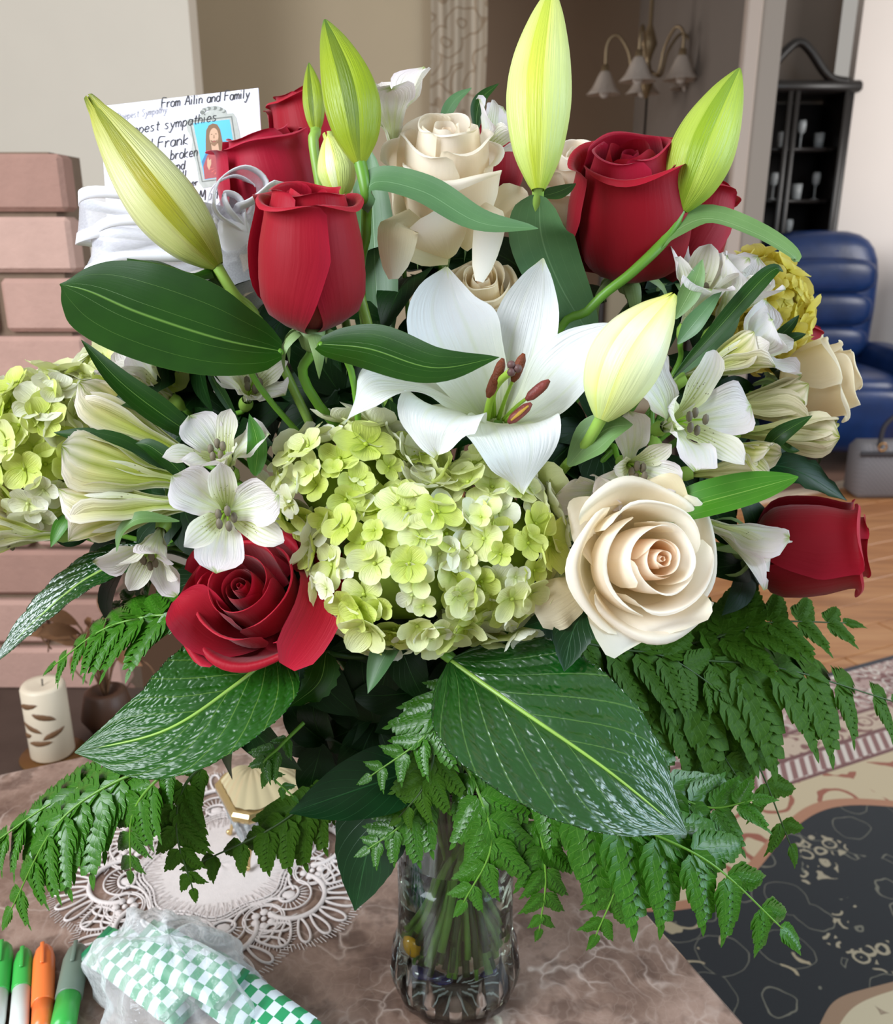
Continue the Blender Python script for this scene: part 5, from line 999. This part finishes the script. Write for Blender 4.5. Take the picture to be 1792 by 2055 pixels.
frond('fern frond spreading right past the large glossy leaf with upward leaflets', Q((1180, 1420, .66), (1320, 1570, .64), (1420, 1620, .635), (1512, 1606, .63)), 7, S(125, .64), V3(.0, .6, .8), .1, 0, 55, 6)
frond('long dark fern frond reaching the right edge over the rug', Q((1100, 1290, .68), (1330, 1320, .68), (1560, 1340, .69), (1800, 1410, .71)), 11, S(215, .69), V3(.1, .65, .75), .35, 1, 62, 7)
frond('dark fern frond drooping over the rug border at right', Q((1150, 1350, .69), (1380, 1430, .68), (1500, 1500, .68), (1590, 1705, .69)), 9, S(135, .68), V3(.1, .5, .85), .25, 1, 55, 8)
frond('dark fern frond rising below the right red rose', Q((1200, 1330, .70), (1400, 1290, .70), (1540, 1250, .70), (1700, 1250, .71)), 9, S(130, .7), V3(.0, .7, .7), .0, 1, 58, 9)
frond('dark fern frond behind the large glossy leaf', Q((1080, 1300, .66), (1240, 1360, .665), (1380, 1420, .67), (1480, 1560, .67)), 9, S(165, .66), V3(.0, .5, .85), .2, 1, 58, 10)
frond('dark fern frond filling the shade under the big white rose', Q((1080, 1270, .65), (1220, 1300, .66), (1340, 1320, .665), (1450, 1390, .67)), 8, S(140, .66), V3(.0, .55, .8), .1, 1, 58, 11)
frond('glossy fern frond at left above the lower left hydrangea leaf', Q((420, 1240, .62), (320, 1235, .625), (210, 1262, .635), (108, 1335, .645)), 9, S(120, .63), V3(-.3, .7, .6), .15, 0, 58, 12)
frond('fern frond standing behind the glossy left frond', Q((430, 1230, .66), (350, 1200, .67), (270, 1200, .68), (225, 1225, .68)), 7, S(85, .67), V3(-.3, .7, .6), .0, 0, 60, 13)
frond('fern frond drooping to the lower left corner', Q((380, 1520, .62), (230, 1570, .615), (110, 1660, .61), (20, 1830, .615)), 10, S(150, .615), V3(-.2, .6, .75), .45, 0, 52, 14)
frond('fern frond trailing along the left edge over the table', Q((330, 1510, .65), (200, 1560, .64), (90, 1620, .635), (-10, 1690, .635)), 9, S(150, .64), V3(-.2, .7, .65), .5, 0, 55, 15)
frond('fern frond hanging over the left part of the doily', Q((400, 1500, .60), (310, 1570, .60), (265, 1640, .605), (262, 1752, .615)), 8, S(95, .605), V3(-.2, .3, .9), .35, 0, 48, 16)
frond('dark fern frond hanging over the doily centre', Q((470, 1490, .63), (375, 1570, .63), (355, 1670, .635), (388, 1788, .645)), 8, S(95, .635), V3(.0, .3, .95), .3, 1, 48, 17)
frond('dark fern frond silhouetted against the gold lid and doily', Q((700, 1540, .67), (630, 1600, .665), (540, 1665, .66), (392, 1735, .66)), 9, S(110, .66), V3(.1, .4, .9), 1.1, 1, 55, 18)
frond('bright green fern frond over the gold lid of the box', Q((610, 1450, .62), (560, 1500, .612), (530, 1540, .61), (590, 1600, .615)), 7, S(52, .615), V3(-.1, .4, .9), .3, 0, 52, 19)
frond('bright fern frond in the shade right above the vase', Q((960, 1330, .615), (890, 1410, .605), (850, 1480, .60), (740, 1560, .605)), 9, S(95, .605), V3(-.2, .4, .9), .1, 0, 55, 20)
frond('fern frond falling on the vase rim from the centre', Q((860, 1420, .63), (870, 1510, .62), (850, 1580, .615), (800, 1640, .62)), 7, S(90, .62), V3(0, .4, .9), .2, 1, 55, 21)

# ================================================================ filler greenery added deep in the bouquet to darken its inside
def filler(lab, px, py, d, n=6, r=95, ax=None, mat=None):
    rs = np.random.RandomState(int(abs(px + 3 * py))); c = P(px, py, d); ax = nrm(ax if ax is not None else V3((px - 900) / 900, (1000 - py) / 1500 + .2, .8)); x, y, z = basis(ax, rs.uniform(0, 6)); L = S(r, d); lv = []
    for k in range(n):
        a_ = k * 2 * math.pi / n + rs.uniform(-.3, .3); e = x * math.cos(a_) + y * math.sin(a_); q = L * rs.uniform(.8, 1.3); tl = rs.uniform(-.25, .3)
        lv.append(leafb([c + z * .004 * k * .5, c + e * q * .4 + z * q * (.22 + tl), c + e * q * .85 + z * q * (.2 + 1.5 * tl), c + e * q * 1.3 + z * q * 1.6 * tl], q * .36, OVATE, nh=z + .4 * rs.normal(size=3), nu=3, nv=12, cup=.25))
    return sprig('filler_sprig', lab, lv, mat or LEAF_DARK, ax)
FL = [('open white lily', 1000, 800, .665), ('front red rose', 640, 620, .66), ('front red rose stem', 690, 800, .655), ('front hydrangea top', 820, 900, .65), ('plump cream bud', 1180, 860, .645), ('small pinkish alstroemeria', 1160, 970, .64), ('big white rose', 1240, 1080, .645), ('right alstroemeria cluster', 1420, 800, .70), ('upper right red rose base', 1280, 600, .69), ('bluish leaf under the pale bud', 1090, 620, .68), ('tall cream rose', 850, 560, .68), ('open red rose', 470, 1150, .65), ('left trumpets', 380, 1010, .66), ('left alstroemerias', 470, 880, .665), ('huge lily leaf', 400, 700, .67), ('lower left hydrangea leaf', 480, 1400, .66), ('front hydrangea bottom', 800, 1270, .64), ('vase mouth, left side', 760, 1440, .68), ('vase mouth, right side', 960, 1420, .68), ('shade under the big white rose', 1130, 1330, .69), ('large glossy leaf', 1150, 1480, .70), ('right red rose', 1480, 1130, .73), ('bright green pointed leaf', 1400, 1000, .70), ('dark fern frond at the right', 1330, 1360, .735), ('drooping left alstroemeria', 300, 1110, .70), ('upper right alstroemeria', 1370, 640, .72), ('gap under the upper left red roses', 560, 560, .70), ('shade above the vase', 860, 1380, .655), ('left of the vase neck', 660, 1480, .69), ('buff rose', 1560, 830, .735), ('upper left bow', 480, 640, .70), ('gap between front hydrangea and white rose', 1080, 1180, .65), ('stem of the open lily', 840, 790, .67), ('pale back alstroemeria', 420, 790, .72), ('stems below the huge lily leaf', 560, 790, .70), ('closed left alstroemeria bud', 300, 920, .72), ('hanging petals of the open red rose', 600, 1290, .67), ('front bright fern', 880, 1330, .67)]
for nm, px, py, d in FL: filler('dark filler sprig deep in the bouquet behind the ' + nm, px, py, d, 7, 120 if d < .69 else 100)

# ================================================================ sympathy card on its clear pick, picture and handwriting
CD = .735
TLp, TRp, BLp = P(176, 218, CD + .01), P(494, 181, CD), P(240, 462, CD + .005)
cx, cy = TRp - TLp, BLp - TLp; cn = nrm(np.cross(cy, cx)); cn = cn if cn @ toC(TLp) > 0 else -cn
def oncard(px, py, up=.00042): r = ray(px, py); k = ((TLp - CAM) @ cn) / (r @ cn); return CAM + r * k + cn * up
card = thing('sympathy_card', 'white sympathy card with handwriting and a framed religious picture at upper left', 'card', TLp + cx * .5 + cy)
g = G(); c0 = TLp + cx * .5 + cy * .5 - cn * .0007; box(g, c0, (np.linalg.norm(cx), np.linalg.norm(cy), .0012), nrm(cx), np.cross(cn, nrm(cx)), cn, .0004); part('paper', g, m_plain('card_paper', 'e4e2ee', .5), card, smooth=False)
INK = m_plain('black_ink', '1c1c22', .6); GINK = m_plain('grey_print', '9a989f', .6)
circ = lambda cx_, cy_, rx, ry, a=0, b=360, n=11: [(cx_ + rx * math.cos(math.radians(q)), cy_ + ry * math.sin(math.radians(q))) for q in np.linspace(a, b, n)]
GLY = {'F': [[(0, 0), (.02, 1), (.55, 1.02)], [(0, .55), (.42, .57)]], 'r': [[(0, .6), (.02, 0)], [(.0, .35), (.15, .56), (.34, .55)]], 'o': [circ(.22, .3, .22, .3)], 'm': [[(0, .6), (.02, 0)], [(0, .38), (.14, .6), (.26, .45), (.27, 0)], [(.27, .4), (.4, .6), (.52, .45), (.53, 0)]],
 'A': [[(0, 0), (.3, 1), (.58, 0)], [(.12, .4), (.48, .4)]], 'i': [[(0, .6), (.03, 0)], [(.0, .82), (.02, .9)]], 'l': [[(0, 1), (.04, 0)]], 'n': [[(0, .6), (.02, 0)], [(0, .38), (.18, .6), (.36, .45), (.38, 0)]], 'a': [circ(.2, .3, .2, .3), [(.4, .6), (.42, 0)]], 'd': [circ(.2, .3, .2, .3), [(.42, 1), (.42, 0)]],
 'y': [[(0, .6), (.2, .08)], [(.44, .6), (.2, -.1), (.05, -.42), (-.1, -.3)]], 'e': [[(.02, .3), (.38, .33), (.3, .57), (.12, .56), (0, .3), (.12, .03), (.4, .1)]], 'p': [[(0, .6), (0, -.42)], [(0, .4), (.2, .6), (.4, .3), (.2, 0), (0, .1)]], 's': [[(.35, .55), (.1, .58), (.06, .42), (.32, .2), (.22, .02), (0, .06)]], 't': [[(.16, .92), (.16, .1), (.3, .02)], [(0, .6), (.36, .62)]],
 'S': [[(.5, .9), (.22, 1.02), (.05, .75), (.45, .35), (.28, 0), (-.05, .1)]], 'D': [[(0, 0), (.04, 1), (.4, .9), (.55, .5), (.36, .08), (-.08, 0)]], 'h': [[(0, 1), (0, 0)], [(0, .38), (.18, .6), (.36, .42), (.36, 0)]], 'k': [[(0, 1), (0, 0)], [(.36, .62), (.02, .28), (.4, 0)]], 'b': [[(0, 1), (0, 0)], [(0, .4), (.2, .6), (.4, .3), (.2, 0), (0, .08)]], 'M': [[(0, 0), (.08, 1), (.3, .35), (.52, 1), (.64, 0)]], 'W': [[(0, 1), (.18, 0), (.34, .7), (.5, 0), (.68, 1)]], 'u': [[(0, .6), (.05, .08), (.3, .08), (.36, .6), (.38, 0)]], ' ': []}
WID = {'m': .66, 'i': .25, 'l': .25, ' ': .38, 'M': .76, 'F': .58, 'A': .68, 'D': .68, 'S': .6, 't': .4, 'r': .4, 'W': .8}
def write(name, txt, px, py, size, ang, mat, wpx=1.6, slant=.12, sx=1.0):
    g = G(); x = 0.; ca, sa_ = math.cos(math.radians(ang)), math.sin(math.radians(ang))
    for ch in txt:
        for st_ in GLY[ch]:
            pts = [oncard(px + (x + a + b * slant) * sx * ca * size, py - b * size * ca + (x + a) * sx * size * sa_) for a, b in st_]
            c = catmull(pts, 4 * len(pts)) if len(pts) > 2 else np.array(pts); t_ = nrm(np.gradient(c, axis=0)); s_ = np.cross(t_, cn) * S(wpx / 2, CD); n = len(c)
            g.add(np.vstack([c - s_, c + s_]), [(i, i + 1, n + i + 1, n + i) for i in range(n - 1)])
        x += WID.get(ch, .5) + .06
    return part(name, g, mat, card, smooth=False)
write('handwriting', 'From Ailin and Family', 324, 217, 19, -6.5, INK, 1.9, sx=.88)
write('handwriting', 'deepest sympathies', 246, 273, 20, -9, INK, 1.8, sx=1.0)
write('handwriting', 'and Frank', 268, 305, 22, -8, INK, 1.9, sx=1.05)
write('handwriting', 'broken', 342, 321, 20, -8, INK, 1.9, sx=.88)
write('handwriting', 'and', 345, 343, 18, -8, INK, 1.9, sx=.9)
write('handwriting', 'll', 366, 358, 16, -8, INK, 1.9)
write('handwriting', 'her', 376, 375, 14, -8, INK, 1.8)
write('handwriting', 'Mother', 399, 404, 22, -8, INK, 1.9, sx=.9)
write('printed_line', 'With Deepest Sympathy', 206, 246, 14, -9, GINK, 1.3, sx=.8)
def poly(name, pts, mat, up, mats=None, parent=None):
    g = G(); v = [oncard(a, b, up * .25) for a, b in pts]; c = np.mean(v, 0); n = len(v); g.add(np.vstack([v, [c]]), [(i, (i + 1) % n, n) for i in range(n)]); return part(name, g, mat, parent or card, smooth=False)
FRM = m_plain('printed_silver_frame', 'a9aba4', .45, .25, 300); FRD = m_plain('frame_shadow_print', '6d6f68', .5)
fr = poly('picture_frame', [(372, 243), (380, 238), (395, 240), (405, 228), (418, 224), (424, 214), (436, 212), (448, 218), (456, 228), (468, 227), (474, 236), (480, 262), (486, 300), (492, 350), (486, 368), (440, 372), (408, 378), (400, 368), (394, 330), (384, 300), (386, 280), (376, 262)], FRM, .0006)
poly('frame_groove', [(380, 243), (466, 233), (484, 356), (405, 366)], FRD, .0008, parent=fr); poly('frame_bead', [(383, 245), (464, 236), (482, 354), (407, 363.5)], FRM, .0009, parent=fr)
for k in range(12):
    a_ = k / 11; q = (428 + 22 * math.cos(a_ * math.pi), 226 - 9 * math.sin(a_ * math.pi)); poly('scroll_ornament', circ(q[0], q[1], 5, 4, 0, 330, 8), FRD if k % 2 else FRM, .00095 + .00002 * k, parent=fr)
SKY = m_plain('picture_blue', '4fb4de', .5); pc = poly('picture', [(388, 247.5), (461, 240), (479, 350), (411, 361)], SKY, .0011)
HAIR = m_plain('picture_brown_hair', '7a5a3a', .6); SKIN = m_plain('picture_skin', 'c9a184', .6); ROBE = m_plain('picture_red_robe', 'a8484a', .6, .2, 300); MANT = m_plain('picture_blue_mantle', '3f76a4', .6); BEARD = m_plain('picture_beard', '8a6546', .6); COLL = m_plain('picture_collar', 'd8c49c', .6); GLOW = m_plain('picture_light_red', 'd0645a', .6)
poly('mantle', [(405, 325), (413, 308), (424, 300), (424, 330), (412, 350)], MANT, .00122, parent=pc); poly('robe', [(411, 360), (408, 335), (416, 312), (430, 302), (448, 300), (462, 306), (474, 316), (479, 350)], ROBE, .00125, parent=pc)
poly('hair', [(413, 306), (413, 280), (414, 262), (419, 252), (427, 248), (436, 250), (442, 260), (446, 280), (450, 300), (440, 306), (424, 308)], HAIR, .0013, parent=pc)
poly('neck', [(424, 290), (438, 288), (440, 303), (426, 305)], SKIN, .00134, parent=pc); poly('face', circ(429.5, 274, 9.2, 17, 0, 340, 16), SKIN, .00136, parent=pc)
poly('beard', [(422.5, 281), (425, 284), (430, 282), (435, 283), (437, 280), (436, 289), (431, 294), (426, 292)], BEARD, .00138, parent=pc); poly('collar', [(422, 304), (432, 306), (442, 302), (443, 305), (432, 309), (422, 307)], COLL, .00139, parent=pc)
for a, b in ((425, 270), (433.5, 269)): poly('eye', circ(a, b, 1.8, 1.0, 0, 320, 7), HAIR, .0014, parent=pc)
poly('nose', [(429, 271), (430.4, 271), (431, 278), (428.5, 278)], BEARD, .0014, parent=pc); poly('mouth', [(426.5, 284), (433, 283.4), (430, 285.6)], ROBE, .00142, parent=pc)
poly('hand', [(416, 322), (418, 315), (420, 322), (424, 319), (424, 330), (420, 342), (416, 334)], SKIN, .0014, parent=pc); poly('heart', [(436, 330), (440, 326), (443, 329), (447, 325), (450, 330), (443, 340)], GLOW, .0014, parent=pc)
for k in range(8): a_ = math.radians(200 + 20 * k); poly('glow_stripe', [(443 + 12 * math.cos(a_), 333 - 10 * math.sin(a_)), (443 + 24 * math.cos(a_ - .05), 333 - 20 * math.sin(a_ - .05)), (443 + 24 * math.cos(a_ + .05), 333 - 20 * math.sin(a_ + .05))], GLOW, .00141, parent=pc)
CLR = M('clear_plastic'); tr = CLR.n('BsdfTransparent'); CLR.set(col='eef2f6', rough=.1); q = CLR.n('MixShader', {0: .3, 1: tr.outputs[0], 2: CLR.b.outputs[0]}); CLR.nt.links.new(q.outputs[0], CLR.o.inputs[0]); CLR = CLR.m
pk = thing('card_pick', 'clear plastic card pick holding the sympathy card from below', 'card holder', oncard(300, 560, -.004))
g = G(); tube(g, [oncard(212, 330, -.003), oncard(236, 440, -.003), oncard(262, 520, -.003), oncard(330, 640, -.004)], [.0022], 24, 6); tube(g, [oncard(400, 400, -.003), oncard(390, 480, -.003), oncard(330, 640, -.004)], .0022, 16, 6); part('fork', g, CLR, pk)
g = G(); tube(g, [oncard(330, 640, -.004), np.array([-.06, .05, T + .40]), np.array([-.02, .02, T + .27]), np.array([-.015, .015, T + .08])], .0022, 20, 6); part('stake', g, CLR, pk)

# ================================================================ sheer ribbon bow
ORG = M('sheer_ribbon'); tr = ORG.n('BsdfTransparent'); ORG.set(col='f0eff8', rough=.35, sheen=.5); u, v = ORG.uv(); nz_ = ORG.noise(1., 4, ORG.vec(ORG.mth('MULTIPLY', u, 30.), ORG.mth('MULTIPLY', v, 60.)))
q = ORG.n('MixShader', {0: ORG.mth('ADD', .30, ORG.mth('MULTIPLY', nz_, .25)), 1: tr.outputs[0], 2: ORG.b.outputs[0]}); ORG.nt.links.new(q.outputs[0], ORG.o.inputs[0]); ORG = ORG.m
SAT = m_plain('white_satin', 'f1f1f8', .28, sheen=.3)
bow = thing('ribbon_bow', 'sheer white ribbon bow with satin edges below the sympathy card', 'bow', P(470, 470, 0.655))
def loop(pts, w, ah, nv=36):
    c = Q(*pts); W = S(w / 2, .7); v, f, uv = blade(c, W, FLAT, ah=ah, nu=4, nv=nv, ruf=.03, rf=2); g = G(); g.add(v, f, uv); lp_ = part('ribbon_loop', g, ORG, bow)
    gv = v.reshape(nv + 1, 9, 3); cc = catmull(c, nv + 1); tt = nrm(np.gradient(cc, axis=0))
    for e, i0 in ((0, 2), (8, 6)):
        a = gv[:, e]; b = gv[:, i0] * .9 + gv[:, e] * .1; n_ = nrm(np.cross(b - a, tt)) * .0006; g = G(); k = nv + 1
        g.add(np.vstack([a + n_, b + n_, a - n_, b - n_]), [(i, i + 1, k + i + 1, k + i) for i in range(nv)] + [(2 * k + i, 3 * k + i, 3 * k + i + 1, 2 * k + i + 1) for i in range(nv)] + [(i, 2 * k + i, 2 * k + i + 1, i + 1) for i in range(nv)] + [(k + i, k + i + 1, 3 * k + i + 1, 3 * k + i) for i in range(nv)]); part('satin_edge', g, SAT, lp_)
loop([(468, 468, 0.655), (330, 440, 0.630), (200, 425, 0.627), (158, 440, 0.645), (190, 450, 0.670), (330, 470, 0.675), (468, 475, 0.660)], 88, V3(.25, .85, .45))
loop([(468, 475, 0.655), (360, 480, 0.635), (230, 480, 0.630), (182, 515, 0.645), (240, 530, 0.660), (380, 500, 0.665), (468, 480, 0.657)], 80, V3(.3, .9, .25))
loop([(470, 468, 0.650), (425, 430, 0.640), (430, 372, 0.640), (480, 345, 0.645), (520, 372, 0.655), (505, 425, 0.660), (473, 468, 0.655)], 92, V3(.45, -.1, .9))
loop([(475, 470, 0.645), (510, 430, 0.635), (548, 398, 0.640), (540, 450, 0.650), (478, 475, 0.650)], 70, V3(.4, .75, .5))
loop([(474, 470, 0.645), (445, 430, 0.633), (440, 405, 0.635), (470, 415, 0.640), (478, 468, 0.645)], 60, V3(.6, .3, .7))
loop([(472, 468, 0.650), (470, 510, 0.640), (490, 570, 0.645), (530, 610, 0.655)], 96, V3(.95, .15, .2), 20)
loop([(468, 470, 0.655), (400, 520, 0.645), (300, 545, 0.645), (215, 560, 0.655)], 80, V3(.3, .9, .2), 20)
g = G(); ball(g, P(472, 470, 0.643), 1, 16, sc=(.013, .008, .015), e=.8); part('knot', g, SAT, bow)
